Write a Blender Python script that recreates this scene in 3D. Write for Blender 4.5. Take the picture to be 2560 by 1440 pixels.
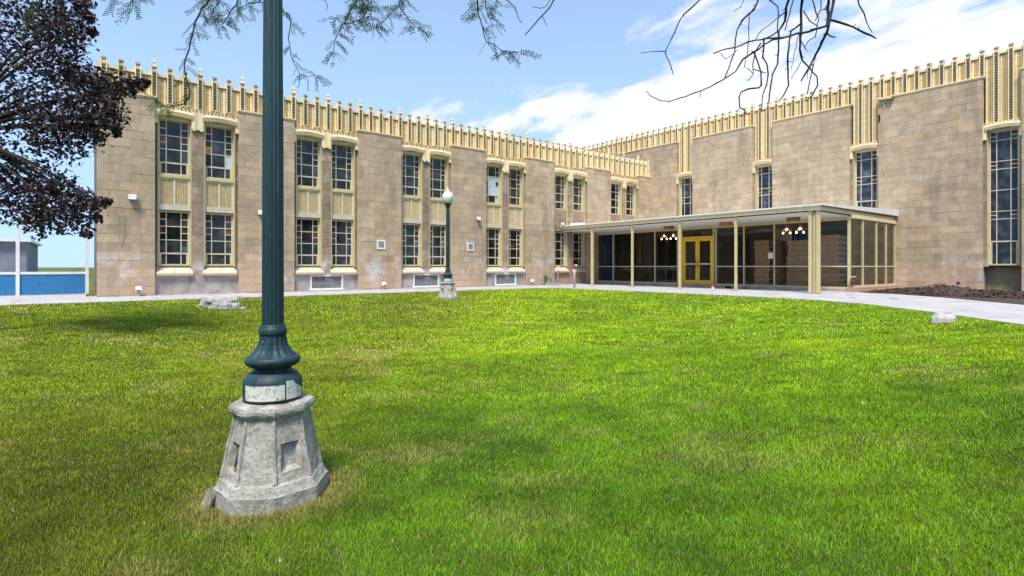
import bpy, math, random
import numpy as np
from mathutils import Vector, Matrix, Euler
random.seed(7)
rng = np.random.default_rng(11)
sc = bpy.context.scene
for o in list(bpy.data.objects):
    bpy.data.objects.remove(o)
COL = sc.collection

# ------------------------------------------------------------------ camera, sky, sun, exposure
CAMZ = 0.90
cam_d = bpy.data.cameras.new('camera')
cam = bpy.data.objects.new('camera', cam_d)
COL.objects.link(cam)
cam.location = (0, 0, CAMZ)
cam.rotation_euler = (math.radians(90), 0, -math.atan2(.615, .788))
cam_d.sensor_width = 36.0
cam_d.lens = 1352 / 2560 * 36.0
cam_d.shift_y = -53 / 2560
cam_d.clip_start = 0.05
cam_d.clip_end = 2000
sc.camera = cam

SUN_EL, SUN_AZ = math.radians(60), math.atan2(-.60, -.66)   # direction towards the sun: (cos, sin) of SUN_AZ in x, y
sd = bpy.data.lights.new('sun', 'SUN')
sd.energy = 3.1
sd.angle = math.radians(14)
sd.color = (1.0, .95, .87)
so = bpy.data.objects.new('sun', sd)
COL.objects.link(so)
sv = Vector((math.cos(SUN_AZ) * math.cos(SUN_EL), math.sin(SUN_AZ) * math.cos(SUN_EL), math.sin(SUN_EL)))
so.rotation_euler = sv.to_track_quat('Z', 'Y').to_euler()

world = bpy.data.worlds.new('World')
sc.world = world
world.use_nodes = True
wn, wl = world.node_tree.nodes, world.node_tree.links
wn.clear()
def wnode(t, **k):
    n = wn.new(t)
    for a, b in k.items():
        setattr(n, a, b)
    return n
def wmath(op, a, b=None, clamp=False):
    n = wn.new('ShaderNodeMath'); n.operation = op; n.use_clamp = clamp
    for i, v in enumerate((a, b)):
        if v is None: continue
        if isinstance(v, (int, float)): n.inputs[i].default_value = v
        else: wl.new(v, n.inputs[i])
    return n.outputs[0]
sky = wnode('ShaderNodeTexSky', sky_type='NISHITA')
sky.sun_disc = False
sky.sun_elevation = SUN_EL
sky.sun_rotation = math.atan2(sv.x, sv.y)
sky.air_density = 1.0; sky.dust_density = 0.6; sky.ozone_density = 2.2; sky.altitude = 1300
wtc = wnode('ShaderNodeTexCoord')
sepw = wnode('ShaderNodeSeparateXYZ'); wl.new(wtc.outputs['Generated'], sepw.inputs[0])
elev = sepw.outputs['Z']
zc = wmath('MAXIMUM', elev, 0.0)
den = wmath('ADD', zc, 0.16)
comb = wnode('ShaderNodeCombineXYZ')
wl.new(wmath('DIVIDE', sepw.outputs['X'], den), comb.inputs[0])
wl.new(wmath('DIVIDE', sepw.outputs['Y'], den), comb.inputs[1])
mapw = wnode('ShaderNodeMapping'); mapw.inputs['Location'].default_value = (1.35, 4.4, 0)
mapw.inputs['Rotation'].default_value = (0, 0, .5)
mapw.inputs['Scale'].default_value = (1.0, .62, 1)
wl.new(comb.outputs[0], mapw.inputs['Vector'])
nz = wnode('ShaderNodeTexNoise'); nz.inputs['Scale'].default_value = 4.6; nz.inputs['Detail'].default_value = 10
nz.inputs['Roughness'].default_value = .54; nz.inputs['Distortion'].default_value = .25
wl.new(mapw.outputs[0], nz.inputs['Vector'])
nz2 = wnode('ShaderNodeTexNoise'); nz2.inputs['Scale'].default_value = .55; nz2.inputs['Detail'].default_value = 2
wl.new(mapw.outputs[0], nz2.inputs['Vector'])
# clouds gather in the eastern half of the sky (to the right of the wings' corner)
east = wnode('ShaderNodeVectorMath', operation='DOT_PRODUCT')
wl.new(wtc.outputs['Generated'], east.inputs[0]); east.inputs[1].default_value = (.93, .36, 0)
er = wnode('ShaderNodeMapRange', interpolation_type='SMOOTHSTEP'); wl.new(east.outputs['Value'], er.inputs['Value'])
er.inputs['From Min'].default_value = .84; er.inputs['From Max'].default_value = .93
er.inputs['To Min'].default_value = -.17; er.inputs['To Max'].default_value = .04
low = wnode('ShaderNodeMapRange', interpolation_type='SMOOTHSTEP'); wl.new(elev, low.inputs['Value'])
low.inputs['From Min'].default_value = .26; low.inputs['From Max'].default_value = .36
low.inputs['To Min'].default_value = .26; low.inputs['To Max'].default_value = 0
er2 = wnode('ShaderNodeMapRange', interpolation_type='SMOOTHSTEP'); wl.new(east.outputs['Value'], er2.inputs['Value'])
er2.inputs['From Min'].default_value = .66; er2.inputs['From Max'].default_value = .80
dens = wmath('ADD', wmath('ADD', wmath('ADD', nz.outputs['Fac'], er.outputs[0]), wmath('MULTIPLY', low.outputs[0], er2.outputs[0])),
             wmath('MULTIPLY', wmath('SUBTRACT', nz2.outputs['Fac'], .5), .35))
cr = wnode('ShaderNodeMapRange', interpolation_type='SMOOTHSTEP'); wl.new(dens, cr.inputs['Value'])
cr.inputs['From Min'].default_value = .515; cr.inputs['From Max'].default_value = .69
cr.inputs['To Max'].default_value = .93
haze = wnode('ShaderNodeMapRange', interpolation_type='SMOOTHSTEP'); wl.new(elev, haze.inputs['Value'])
haze.inputs['From Min'].default_value = -.05; haze.inputs['From Max'].default_value = .62
haze.inputs['To Min'].default_value = .95; haze.inputs['To Max'].default_value = .42
SKYG = wnode('ShaderNodeMix', data_type='RGBA')
wl.new(haze.outputs[0], SKYG.inputs['Factor'])
wl.new(sky.outputs[0], SKYG.inputs['A']); SKYG.inputs['B'].default_value = (3.2, 4.75, 7.2, 1)
SKYC = wnode('ShaderNodeMix', data_type='RGBA')
wl.new(cr.outputs[0], SKYC.inputs['Factor'])
wl.new(SKYG.outputs['Result'], SKYC.inputs['A']); SKYC.inputs['B'].default_value = (5.7, 5.85, 6.3, 1)
bg = wnode('ShaderNodeBackground'); bg.inputs['Strength'].default_value = 0.106
wl.new(SKYC.outputs['Result'], bg.inputs['Color'])
wo = wnode('ShaderNodeOutputWorld'); wl.new(bg.outputs[0], wo.inputs[0])

sc.view_settings.view_transform = 'Standard'
sc.view_settings.look = 'None'
sc.view_settings.gamma = 1
sc.view_settings.use_curve_mapping = False
sc.view_settings.exposure = 0.78
sc.render.engine = 'CYCLES'
sc.cycles.max_bounces = 8
sc.cycles.transparent_max_bounces = 12

# ------------------------------------------------------------------ helpers
def S2L(r, g, b):
    f = lambda c: (c / 255 / 12.92) if c <= 10 else ((c / 255 + .055) / 1.055) ** 2.4
    return (f(r), f(g), f(b), 1)

class NT:
    def __init__(s, name):
        s.m = bpy.data.materials.new(name); s.m.use_nodes = True
        s.n, s.l = s.m.node_tree.nodes, s.m.node_tree.links
        s.bsdf = s.n['Principled BSDF']; s.out = s.n['Material Output']
    def node(s, t, **k):
        n = s.n.new(t)
        for a, b in k.items(): setattr(n, a, b)
        return n
    def set(s, sock, v):
        if hasattr(v, 'is_linked') or hasattr(v, 'links'): s.l.new(v, sock)
        elif isinstance(v, (tuple, list)) and len(v) == 3 and sock.type == 'RGBA': sock.default_value = (*v, 1)
        else: sock.default_value = v
    def pos(s, scale=(1, 1, 1), obj=False):
        if obj:
            v = s.node('ShaderNodeTexCoord').outputs['Object']
        else:
            v = s.node('ShaderNodeNewGeometry').outputs['Position']
        m = s.node('ShaderNodeMapping'); s.l.new(v, m.inputs[0]); m.inputs['Scale'].default_value = scale
        return m.outputs[0]
    def noise(s, scale, detail=4, rough=.55, vec=None, dist=0):
        n = s.node('ShaderNodeTexNoise'); n.inputs['Scale'].default_value = scale
        n.inputs['Detail'].default_value = detail; n.inputs['Roughness'].default_value = rough; n.inputs['Distortion'].default_value = dist
        s.l.new(vec if vec is not None else s.pos(), n.inputs['Vector'])
        return n.outputs['Fac']
    def ramp(s, v, a, b, lo=0., hi=1., smooth=True):
        n = s.node('ShaderNodeMapRange', interpolation_type='SMOOTHSTEP' if smooth else 'LINEAR')
        s.set(n.inputs['Value'], v)
        for k, x in (('From Min', a), ('From Max', b), ('To Min', lo), ('To Max', hi)): n.inputs[k].default_value = x
        return n.outputs[0]
    def math(s, op, a, b=0., clamp=False):
        n = s.node('ShaderNodeMath', operation=op); n.use_clamp = clamp
        s.set(n.inputs[0], a); s.set(n.inputs[1], b)
        return n.outputs[0]
    def mix(s, f, a, b, mode='MIX'):
        n = s.node('ShaderNodeMix', data_type='RGBA', blend_type=mode)
        s.set(n.inputs['Factor'], f); s.set(n.inputs['A'], a); s.set(n.inputs['B'], b)
        return n.outputs['Result']
    def bump(s, h, strength=.3, dist=.01):
        n = s.node('ShaderNodeBump'); n.inputs['Strength'].default_value = strength; n.inputs['Distance'].default_value = dist
        s.l.new(h, n.inputs['Height']); s.l.new(n.outputs[0], s.bsdf.inputs['Normal'])
    def base(s, c, rough=.8, metal=0, spec=.4):
        s.set(s.bsdf.inputs['Base Color'], c); s.set(s.bsdf.inputs['Roughness'], rough)
        s.bsdf.inputs['Metallic'].default_value = metal; s.bsdf.inputs['Specular IOR Level'].default_value = spec

def simple(name, c, rough=.7, metal=0, spec=.4, var=.18, scale=9, bump=0., dirt=0.):
    t = NT(name)
    n = t.noise(scale, 5)
    c2 = tuple(x * (1 - var) for x in c[:3]); c1 = tuple(min(1, x * (1 + var * .6)) for x in c[:3])
    col = t.mix(t.ramp(n, .3, .7), c2, c1)
    if dirt:
        d = t.noise(3.0, 6, .65, t.pos((1, 1, .25)))
        col = t.mix(t.ramp(d, .50, .75, 0, dirt), col, (.16, .13, .10))
    t.base(col, rough, metal, spec)
    if bump: t.bump(t.noise(scale * 6, 4), bump, .004)
    return t.m

def stone_mat(name, indiv, cols, warm_low=True):
    t = NT(name)
    if indiv:
        tint = t.node('ShaderNodeObjectInfo').outputs['Color']
    else:
        a = t.node('ShaderNodeAttribute'); a.attribute_name = 'tint'; tint = a.outputs['Color']
    sp = t.node('ShaderNodeSeparateColor'); t.l.new(tint, sp.inputs[0])
    big = t.noise(.55, 5, .6)
    col = t.mix(t.ramp(big, .35, .68), cols[0], cols[1])
    col = t.mix(t.ramp(t.noise(2.3, 6, .7, dist=.5), .43, .66, 0, .62), col, (.32, .265, .18))
    col = t.mix(t.ramp(t.noise(3.1, 6, .7, t.pos((1.3, 1.3, .8))), .48, .66, 0, .6), col, (.60, .465, .33))
    col = t.mix(t.math('MULTIPLY', sp.outputs[1], t.ramp(t.noise(4.5, 5, .7), .35, .65, .25, .75)), col, cols[2])            # warm odd blocks
    zp = t.node('ShaderNodeSeparateXYZ'); t.l.new(t.node('ShaderNodeNewGeometry').outputs['Position'], zp.inputs[0])
    if warm_low:
        zz = t.math('ADD', zp.outputs[2], t.math('MULTIPLY', t.math('SUBTRACT', t.noise(.8, 4), .5), 2.2))
        col = t.mix(t.ramp(zz, .1, 1.5, .8, 0), col, cols[3])
        zz2 = t.math('ABSOLUTE', t.math('SUBTRACT', t.math('ADD', zp.outputs[2], t.math('MULTIPLY', t.noise(.9, 3), .8)), 1.15))
        ef = t.math('MULTIPLY', t.ramp(zz2, .15, .7, 1, 0), t.ramp(t.noise(1.3, 6, .65, dist=.4), .50, .64))
        col = t.mix(t.math('MULTIPLY', ef, .85), col, (.60, .56, .54))
    st = t.noise(1.6, 7, .68, t.pos((1, 1, .22)))
    col = t.mix(t.ramp(st, .50, .70, 0, .42), col, (.18, .145, .115))
    fine = t.noise(38, 5, .7)
    col = t.mix(t.ramp(fine, .35, .75, .0, .16), col, (.12, .09, .07))
    mul = t.node('ShaderNodeMix', data_type='RGBA', blend_type='MULTIPLY'); mul.inputs['Factor'].default_value = 1
    t.l.new(col, mul.inputs['A'])
    g = t.node('ShaderNodeCombineColor')
    for i in range(3): t.l.new(sp.outputs[0], g.inputs[i])
    t.l.new(g.outputs[0], mul.inputs['B'])
    t.base(mul.outputs['Result'], .92, 0, .25)
    t.bump(t.noise(26, 7, .7), .5, .006)
    return t.m

M = {}
sc_cols = ((.45, .34, .232), (.55, .42, .285), (.58, .385, .19), (.55, .375, .262))
M['stone_i'] = stone_mat('sandstone_block', True, sc_cols)
M['stone'] = stone_mat('sandstone', False, sc_cols)
bk = ((.27, .185, .13), (.36, .26, .19), (.38, .22, .13), (.38, .25, .19))
M['brown'] = stone_mat('brown_stone', False, bk)
M['mortar'] = simple('mortar', (.34, .265, .19), .95, var=.2)
M['concrete_wall'] = simple('cement_render', (.40, .355, .325), .9, var=.32, scale=2.2, dirt=.7)
M['dark_side'] = simple('end_wall_stone', (.16, .125, .09), .95, var=.3, scale=2)

def terracotta(name, c, dirt=.35):
    t = NT(name)
    n = t.noise(5, 5); col = t.mix(t.ramp(n, .3, .7), tuple(x * .88 for x in c), c)
    d = t.noise(2.2, 7, .7, t.pos((1, 1, .35)))
    col = t.mix(t.ramp(d, .48, .74, 0, dirt), col, (.36, .26, .13))
    s = t.noise(11, 5, .7, t.pos((1, 1, .12)))
    col = t.mix(t.ramp(s, .56, .78, 0, .32), col, (.24, .16, .085))
    rd = t.node('ShaderNodeObjectInfo').outputs['Random']
    hs = t.node('ShaderNodeHueSaturation'); t.l.new(col, hs.inputs['Color']); t.set(hs.inputs['Value'], t.ramp(rd, 0, 1, .87, 1.08, False))
    t.set(hs.inputs['Saturation'], t.ramp(t.math('FRACT', t.math('MULTIPLY', rd, 7.3)), 0, 1, .90, 1.10, False)); col = hs.outputs[0]
    t.base(col, .6, 0, .35); t.bump(t.noise(30, 4), .2, .004)
    return t.m
M['cream'] = terracotta('cream_terracotta', (.92, .755, .465), .2)
M['cream_dk'] = terracotta('weathered_terracotta', (.68, .53, .29), .4)
M['hood'] = terracotta('worn_hood_terracotta', (.80, .655, .42), .4)
M['yellow'] = terracotta('yellow_glazed_terracotta', (.66, .45, .15), .3)
M['stud'] = simple('dark_brown_terracotta', (.085, .055, .035), .6, var=.3)
M['rust'] = terracotta('amber_terracotta', (.42, .24, .09), .4)
M['frame'] = simple('cream_green_paint', (.57, .50, .27), .55, var=.1, dirt=.15)
M['muntin'] = simple('pale_glazing_paint', (.66, .62, .46), .5, var=.08)
M['sill'] = simple('pale_terracotta_sill', (.60, .52, .40), .6, var=.12, dirt=.2)
M['flute'] = simple('ochre_flute', (.55, .43, .25), .6, var=.15, dirt=.15)
M['post'] = simple('khaki_cream_metal_paint', (.60, .51, .26), .45, var=.1, dirt=.2)
M['beam'] = simple('cream_fascia_paint', (.82, .68, .40), .5, var=.1, dirt=.25)
M['brownmetal'] = simple('brown_metal_trim', (.22, .14, .055), .5, var=.15)
M['white'] = simple('white_metal', (.78, .78, .76), .45, var=.08, dirt=.2)
M['ceiling'] = simple('white_soffit', (.84, .81, .77), .8, var=.06)
M['gold'] = simple('gold_yellow_paint', (.80, .50, .045), .4, var=.1)
M['navy'] = simple('navy_paint', (.03, .09, .22), .35, var=.2)
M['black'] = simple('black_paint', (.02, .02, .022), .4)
M['grille'] = simple('grey_louvre', (.36, .35, .34), .6, var=.3)
M['copper'] = simple('copper_shade', (.55, .20, .07), .35, metal=.6)
M['interior'] = simple('dim_interior_plaster', (.62, .54, .44), .9, var=.2, scale=1.5)
M['interior_dk'] = simple('dark_interior_panelling', (.36, .26, .18), .8, var=.3, scale=1.5)
M['intfloor'] = simple('interior_floor', (.50, .44, .38), .5, var=.2)
M['carton'] = simple('brown_cardboard', (.78, .45, .27), .85, var=.15)
M['carton_edge'] = simple('cardboard_edge', (.80, .52, .32), .85, var=.15)
M['whitewrap'] = simple('white_strapping', (.75, .74, .72), .5, var=.05)
M['red'] = simple('red_paint', (.55, .03, .02), .4)
M['greypost'] = simple('galvanised_steel', (.42, .43, .44), .45, metal=.3)
M['greenvalve'] = simple('green_valve', (.05, .14, .05), .5)
M['conc'] = simple('pale_broken_concrete', (.44, .42, .40), .9, var=.4, scale=12, bump=.6, dirt=.6)
M['roofgrey'] = simple('roofing', (.25, .25, .25), .9)
M['bluetarp'] = simple('blue_sheet', (.03, .19, .42), .5, var=.12)
M['fargrey'] = simple('grey_far_wall', (.20, .21, .25), .9, var=.2, scale=1)
M['mulch'] = simple('brown_mulch', (.075, .048, .038), .95, var=.5, scale=30)
M['barebark'] = simple('dark_bark', (.022, .020, .022), .9, var=.4, scale=40)
M['bark'] = simple('grey_brown_bark', (.055, .045, .036), .9, var=.4, scale=14, bump=.8)
M['hose'] = simple('black_rubber', (.015, .015, .015), .5)

# lit bulbs of the porch light fittings
t = NT('lit_bulb'); t.base((1, .9, .7), .3); t.bsdf.inputs['Emission Color'].default_value = (1, .70, .38, 1); t.bsdf.inputs['Emission Strength'].default_value = 6; M['bulb'] = t.m
t = NT('milky_globe_glass'); t.base(t.mix(t.ramp(t.noise(6), .3, .7), (.66, .65, .54), (.78, .77, .68)), .35, 0, .5)
t.bsdf.inputs['Subsurface Weight'].default_value = .15; M['globe'] = t.m

def pane_mat(name, c, refl=.5, vs=3.5, rough=.06):
    t = NT(name)
    n = t.noise(vs, 4, .6)
    col = t.mix(t.ramp(n, .4, .68), tuple(x * .45 for x in c), tuple(x * 1.7 for x in c))  # opaque glass: interior shapes and reflection differences painted as mottled, per-pane tone
    rd = t.node('ShaderNodeObjectInfo').outputs['Random']
    mv = t.node('ShaderNodeHueSaturation'); t.l.new(col, mv.inputs['Color']); t.set(mv.inputs['Value'], t.ramp(rd, 0, 1, .45, 2.3, False)); col = mv.outputs[0]
    t.base(col, rough, 0, refl)
    t.bump(t.noise(2.2, 2), .16, .03)
    return t.m
M['pane'] = pane_mat('dark_window_glass', (.020, .020, .017), .42)
M['pane_amber'] = pane_mat('amber_glass', (.075, .022, .010), .3)
M['pane_gold'] = pane_mat('gold_glass', (.42, .19, .02))
M['pane_blue'] = pane_mat('blue_grey_glass', (.032, .034, .045), .3)
M['pane_sky'] = pane_mat('slate_blue_glass', (.035, .038, .055), .35)
M['blind'] = simple('pale_blue_blind', (.50, .60, .66), .5, var=.08)

t = NT('clear_glass')
tr = t.node('ShaderNodeBsdfTransparent'); tr.inputs[0].default_value = (.88, .89, .86, 1)
gl = t.node('ShaderNodeBsdfGlossy'); gl.inputs['Roughness'].default_value = .03; gl.inputs[0].default_value = (.28, .28, .28, 1)
fr = t.node('ShaderNodeFresnel'); fr.inputs[0].default_value = 1.38
mx = t.node('ShaderNodeMixShader'); t.l.new(t.math('ADD', fr.outputs[0], .015), mx.inputs[0]); t.l.new(tr.outputs[0], mx.inputs[1]); t.l.new(gl.outputs[0], mx.inputs[2])
t.l.new(mx.outputs[0], t.out.inputs[0]); M['glass'] = t.m
M['glass_side'] = t.m.copy(); gn = M['glass_side'].node_tree.nodes; gn['Glossy BSDF'].inputs[0].default_value = (1, 1, 1, 1); gn['Fresnel'].inputs[0].default_value = 1.75

# teal lamp-post paint, chalky streaks
t = NT('weathered_teal_paint')
c = t.mix(t.ramp(t.noise(7, 6, .65, t.pos((1, 1, .12))), .42, .68), (.011, .036, .045), (.024, .068, .080))
c = t.mix(t.ramp(t.noise(26, 6, .7, t.pos((1, 1, .10))), .57, .74, 0, .55), c, (.10, .17, .19))
c = t.mix(t.ramp(t.noise(60, 3, .6), .68, .74, 0, .8), c, (.30, .34, .33))
t.base(c, .55, 0, .35); t.bump(t.noise(45, 5, .7), .25, .003); M['teal'] = t.m
t = NT('flaking_white_patch')
f = t.noise(55, 5, .75)
c = t.mix(t.ramp(f, .50, .62), (.66, .66, .58), (.22, .23, .20))
c = t.mix(t.ramp(t.noise(14, 5, .7), .60, .66, 0, .7), c, (.05, .09, .095))
t.base(c, .7); t.bump(f, .4, .003); M['patch'] = t.m
t = NT('pitted_pedestal_concrete')
n1 = t.noise(9, 8, .72); n2 = t.noise(52, 6, .78); n3 = t.noise(120, 4, .7)
c = t.mix(t.ramp(n1, .35, .66), (.31, .29, .245), (.58, .55, .485))
c = t.mix(t.ramp(n2, .50, .62, 0, .62), c, (.14, .13, .11))
c = t.mix(t.ramp(n3, .60, .74, 0, .5), c, (.60, .58, .54))
c = t.mix(t.ramp(t.noise(5, 6, .7, t.pos((1, 1, .2))), .52, .75, 0, .5), c, (.14, .135, .12))
t.base(c, .93, 0, .25); t.bump(t.math('ADD', n2, t.math('MULTIPLY', n3, .5)), .85, .012); M['pedestal'] = t.m

# pavement
t = NT('pale_pavement')
c = t.mix(t.ramp(t.noise(1.2, 6, .6), .3, .7), (.39, .37, .37), (.50, .48, .47))
c = t.mix(t.ramp(t.noise(6, 6, .7), .55, .75, 0, .4), c, (.38, .36, .34))
t.base(c, .9); t.bump(t.noise(60, 4), .2, .003); M['pave'] = t.m
t = NT('pavement_joint'); t.base((.22, .20, .18), .95); M['joint'] = t.m

def attr_col(name, rough=.7, trans=0., spec=.3, detail=True, upn=False):
    t = NT(name)
    a = t.node('ShaderNodeAttribute'); a.attribute_name = 'col'
    c = a.outputs['Color']
    if detail:
        c = t.mix(t.ramp(t.noise(35, 4, .7), .3, .75), c, t.mix(.55, c, (.03, .035, .008)))
    t.base(c, rough, 0, spec)
    if upn:
        vm = t.node('ShaderNodeVectorMath', operation='MULTIPLY_ADD'); t.l.new(t.node('ShaderNodeNewGeometry').outputs['Normal'], vm.inputs[0])
        vm.inputs[1].default_value = (.8, .8, .8); vm.inputs[2].default_value = (0, 0, .65)
        vn = t.node('ShaderNodeVectorMath', operation='NORMALIZE'); t.l.new(vm.outputs[0], vn.inputs[0]); t.l.new(vn.outputs[0], t.bsdf.inputs['Normal'])
    if trans:
        d = t.node('ShaderNodeBsdfTranslucent'); t.l.new(c, d.inputs[0])
        m = t.node('ShaderNodeMixShader'); m.inputs[0].default_value = trans
        t.l.new(t.bsdf.outputs[0], m.inputs[1]); t.l.new(d.outputs[0], m.inputs[2]); t.l.new(m.outputs[0], t.out.inputs[0])
    return t.m
M['lawn'] = attr_col('lawn_soil_and_thatch', .95)
M['grass'] = attr_col('grass_blade', .7, .25, .04, False, True)
M['leafp'] = attr_col('purple_leaf', .5, .12, .35, False)
M['leafg'] = attr_col('locust_leaf', .5, .30, .3, False)

class MB:
    """collects faces and links them as ONE mesh object"""
    def __init__(s): s.v, s.f, s.mi, s.t, s.mats = [], [], [], [], []
    def m(s, mat):
        if mat not in s.mats: s.mats.append(mat)
        return s.mats.index(mat)
    def face(s, pts, mat, tint=(1, 0, 0)):
        b = len(s.v); s.v += [tuple(p) for p in pts]; s.f.append(tuple(range(b, b + len(pts)))); s.mi.append(s.m(mat)); s.t.append(tint)
    def hull(s, v, f, mat, tint=(1, 0, 0)):
        b = len(s.v); s.v += [tuple(p) for p in v]; k = s.m(mat)
        for q in f: s.f.append(tuple(b + i for i in q)); s.mi.append(k); s.t.append(tint)
    def box(s, x0, x1, y0, y1, z0, z1, mat, tint=(1, 0, 0)):
        v = [(x0, y0, z0), (x1, y0, z0), (x1, y1, z0), (x0, y1, z0), (x0, y0, z1), (x1, y0, z1), (x1, y1, z1), (x0, y1, z1)]
        s.hull(v, [(0, 1, 5, 4), (1, 2, 6, 5), (2, 3, 7, 6), (3, 0, 4, 7), (4, 5, 6, 7), (3, 2, 1, 0)], mat, tint)
    def stone(s, x0, x1, z0, z1, y0, y1, mat, tint=(1, 0, 0), ch=.008):
        """block with a chamfered outer (low y) face"""
        c = ch
        v = [(x0 + c, y0, z0 + c), (x1 - c, y0, z0 + c), (x1 - c, y0, z1 - c), (x0 + c, y0, z1 - c),
             (x0, y0 + c, z0), (x1, y0 + c, z0), (x1, y0 + c, z1), (x0, y0 + c, z1), (x0, y1, z0), (x1, y1, z0), (x1, y1, z1), (x0, y1, z1)]
        s.hull(v, [(0, 1, 2, 3), (4, 5, 1, 0), (5, 6, 2, 1), (6, 7, 3, 2), (7, 4, 0, 3), (8, 9, 5, 4), (9, 10, 6, 5), (10, 11, 7, 6), (11, 8, 4, 7)], mat, tint)
    def tube(s, pts, rad, mat, n=6, cap=True):
        pts = [Vector(p) for p in pts]
        if not hasattr(rad, '__len__'): rad = [rad] * len(pts)
        b = len(s.v); k = s.m(mat); up = None
        for i, p in enumerate(pts):
            d = (pts[min(i + 1, len(pts) - 1)] - pts[max(i - 1, 0)]).normalized()
            if up is None: up = d.orthogonal().normalized()
            up = (up - d * up.dot(d)).normalized() if (up - d * up.dot(d)).length > 1e-4 else d.orthogonal().normalized()
            w = d.cross(up)
            for j in range(n):
                a = 2 * math.pi * j / n
                s.v.append(tuple(p + (up * math.cos(a) + w * math.sin(a)) * rad[i]))
        for i in range(len(pts) - 1):
            for j in range(n):
                s.f.append((b + i * n + j, b + i * n + (j + 1) % n, b + (i + 1) * n + (j + 1) % n, b + (i + 1) * n + j)); s.mi.append(k); s.t.append((1, 0, 0))
        if cap:
            s.f.append(tuple(b + j for j in reversed(range(n)))); s.mi.append(k); s.t.append((1, 0, 0))
            e = b + (len(pts) - 1) * n
            s.f.append(tuple(e + j for j in range(n))); s.mi.append(k); s.t.append((1, 0, 0))
    def lathe(s, prof, mat, n=32, c=(0, 0), flute=0, fd=0., a0=0.):
        """prof: list of (radius, z)"""
        b = len(s.v); k = s.m(mat)
        for r, z in prof:
            for j in range(n):
                a = a0 + 2 * math.pi * j / n
                rr = r * (1 - fd * (.5 + .5 * math.cos(flute * a))) if flute else r
                s.v.append((c[0] + rr * math.cos(a), c[1] + rr * math.sin(a), z))
        for i in range(len(prof) - 1):
            for j in range(n):
                s.f.append((b + i * n + j, b + i * n + (j + 1) % n, b + (i + 1) * n + (j + 1) % n, b + (i + 1) * n + j)); s.mi.append(k); s.t.append((1, 0, 0))
        s.f.append(tuple(b + j for j in reversed(range(n)))); s.mi.append(k); s.t.append((1, 0, 0))
        e = b + (len(prof) - 1) * n
        s.f.append(tuple(e + j for j in range(n))); s.mi.append(k); s.t.append((1, 0, 0))
    def mesh(s, name, smooth=False):
        me = bpy.data.meshes.new(name); me.from_pydata(s.v, [], s.f)
        for k in s.mats: me.materials.append(M[k])
        me.polygons.foreach_set('material_index', s.mi)
        at = me.attributes.new('tint', 'FLOAT_COLOR', 'FACE')
        at.data.foreach_set('color', np.array([(*q, 1) for q in s.t], dtype=np.float32).ravel())
        if smooth: me.polygons.foreach_set('use_smooth', [True] * len(s.f))
        me.update()
        return me
    def build(s, name, parent=None, smooth=False, loc=(0, 0, 0), **props):
        return put(name, s.mesh(name, smooth), parent, loc, **props)

def put(name, me, parent=None, loc=(0, 0, 0), rot=None, scale=None, **props):
    o = bpy.data.objects.new(name, me); COL.objects.link(o)
    o.location = loc
    if rot is not None: o.rotation_euler = rot
    if scale is not None: o.scale = scale
    if parent is not None: o.parent = parent
    for k, v in props.items(): o[k] = v
    return o
def thing(name, label, cat, loc=(0, 0, 0), rz=0, group=None):
    o = bpy.data.objects.new(name, None); COL.objects.link(o)
    o.location = loc; o.rotation_euler = (0, 0, rz); o.empty_display_size = .2
    o['label'] = label; o['category'] = cat
    if group: o['group'] = group
    return o
def tag(o, label, cat, group=None):
    o['label'] = label; o['category'] = cat
    if group: o['group'] = group
    return o
def copy_tree(o, parent=None):
    c = o.copy(); COL.objects.link(c)
    if parent is not None: c.parent = parent
    for ch in [x for x in bpy.data.objects if x.parent == o]: copy_tree(ch, c)
    return c

# ------------------------------------------------------------------ ground
LAWN_EDGE = [(-60, 17.5), (15.0, 17.5), (15.6, 17.3), (15.9, 16.8), (15.9, 8.2), (15.6, 6.6), (15.0, 5.25), (13.1, 3.2), (11.0, 1.3), (8.0, -1.2), (2., -6.), (-10, -16)]
LE = np.array(LAWN_EDGE, float)
def edge_dist(x, y):
    """signed distance to the lawn edge, positive on the lawn"""
    x = np.asarray(x, float); y = np.asarray(y, float)
    best = np.full(x.shape, 1e9); sg = np.ones(x.shape)
    for i in range(len(LE) - 1):
        a, b = LE[i], LE[i + 1]; d = b - a; L2 = d @ d
        t = np.clip(((x - a[0]) * d[0] + (y - a[1]) * d[1]) / L2, 0, 1)
        dx = x - (a[0] + t * d[0]); dy = y - (a[1] + t * d[1]); q = dx * dx + dy * dy
        side = d[0] * dy - d[1] * dx
        u = q < best - 1e-9; best = np.where(u, q, best); sg = np.where(u, np.where(side < 0, 1., -1.), sg)
    return np.sqrt(best) * sg
def vnoise(x, y, seed=0):
    x = np.asarray(x, float); y = np.asarray(y, float)
    xi = np.floor(x).astype(np.int64); yi = np.floor(y).astype(np.int64)
    fx = x - xi; fy = y - yi; fx = fx * fx * (3 - 2 * fx); fy = fy * fy * (3 - 2 * fy)
    def h(a, b):
        n = (a * 374761393 + b * 668265263 + seed * 1274126177) & 0xffffffff
        n = ((n ^ (n >> 13)) * 1274126177) & 0xffffffff
        return ((n ^ (n >> 16)) & 0xffff) / 65535.
    return (h(xi, yi) * (1 - fx) + h(xi + 1, yi) * fx) * (1 - fy) + (h(xi, yi + 1) * (1 - fx) + h(xi + 1, yi + 1) * fx) * fy
def fbm(x, y, o=4, seed=0):
    s = 0; a = .5
    for i in range(o): s = s + a * vnoise(x * 2 ** i, y * 2 ** i, seed + i); a *= .5
    return s / (1 - .5 ** o)
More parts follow.
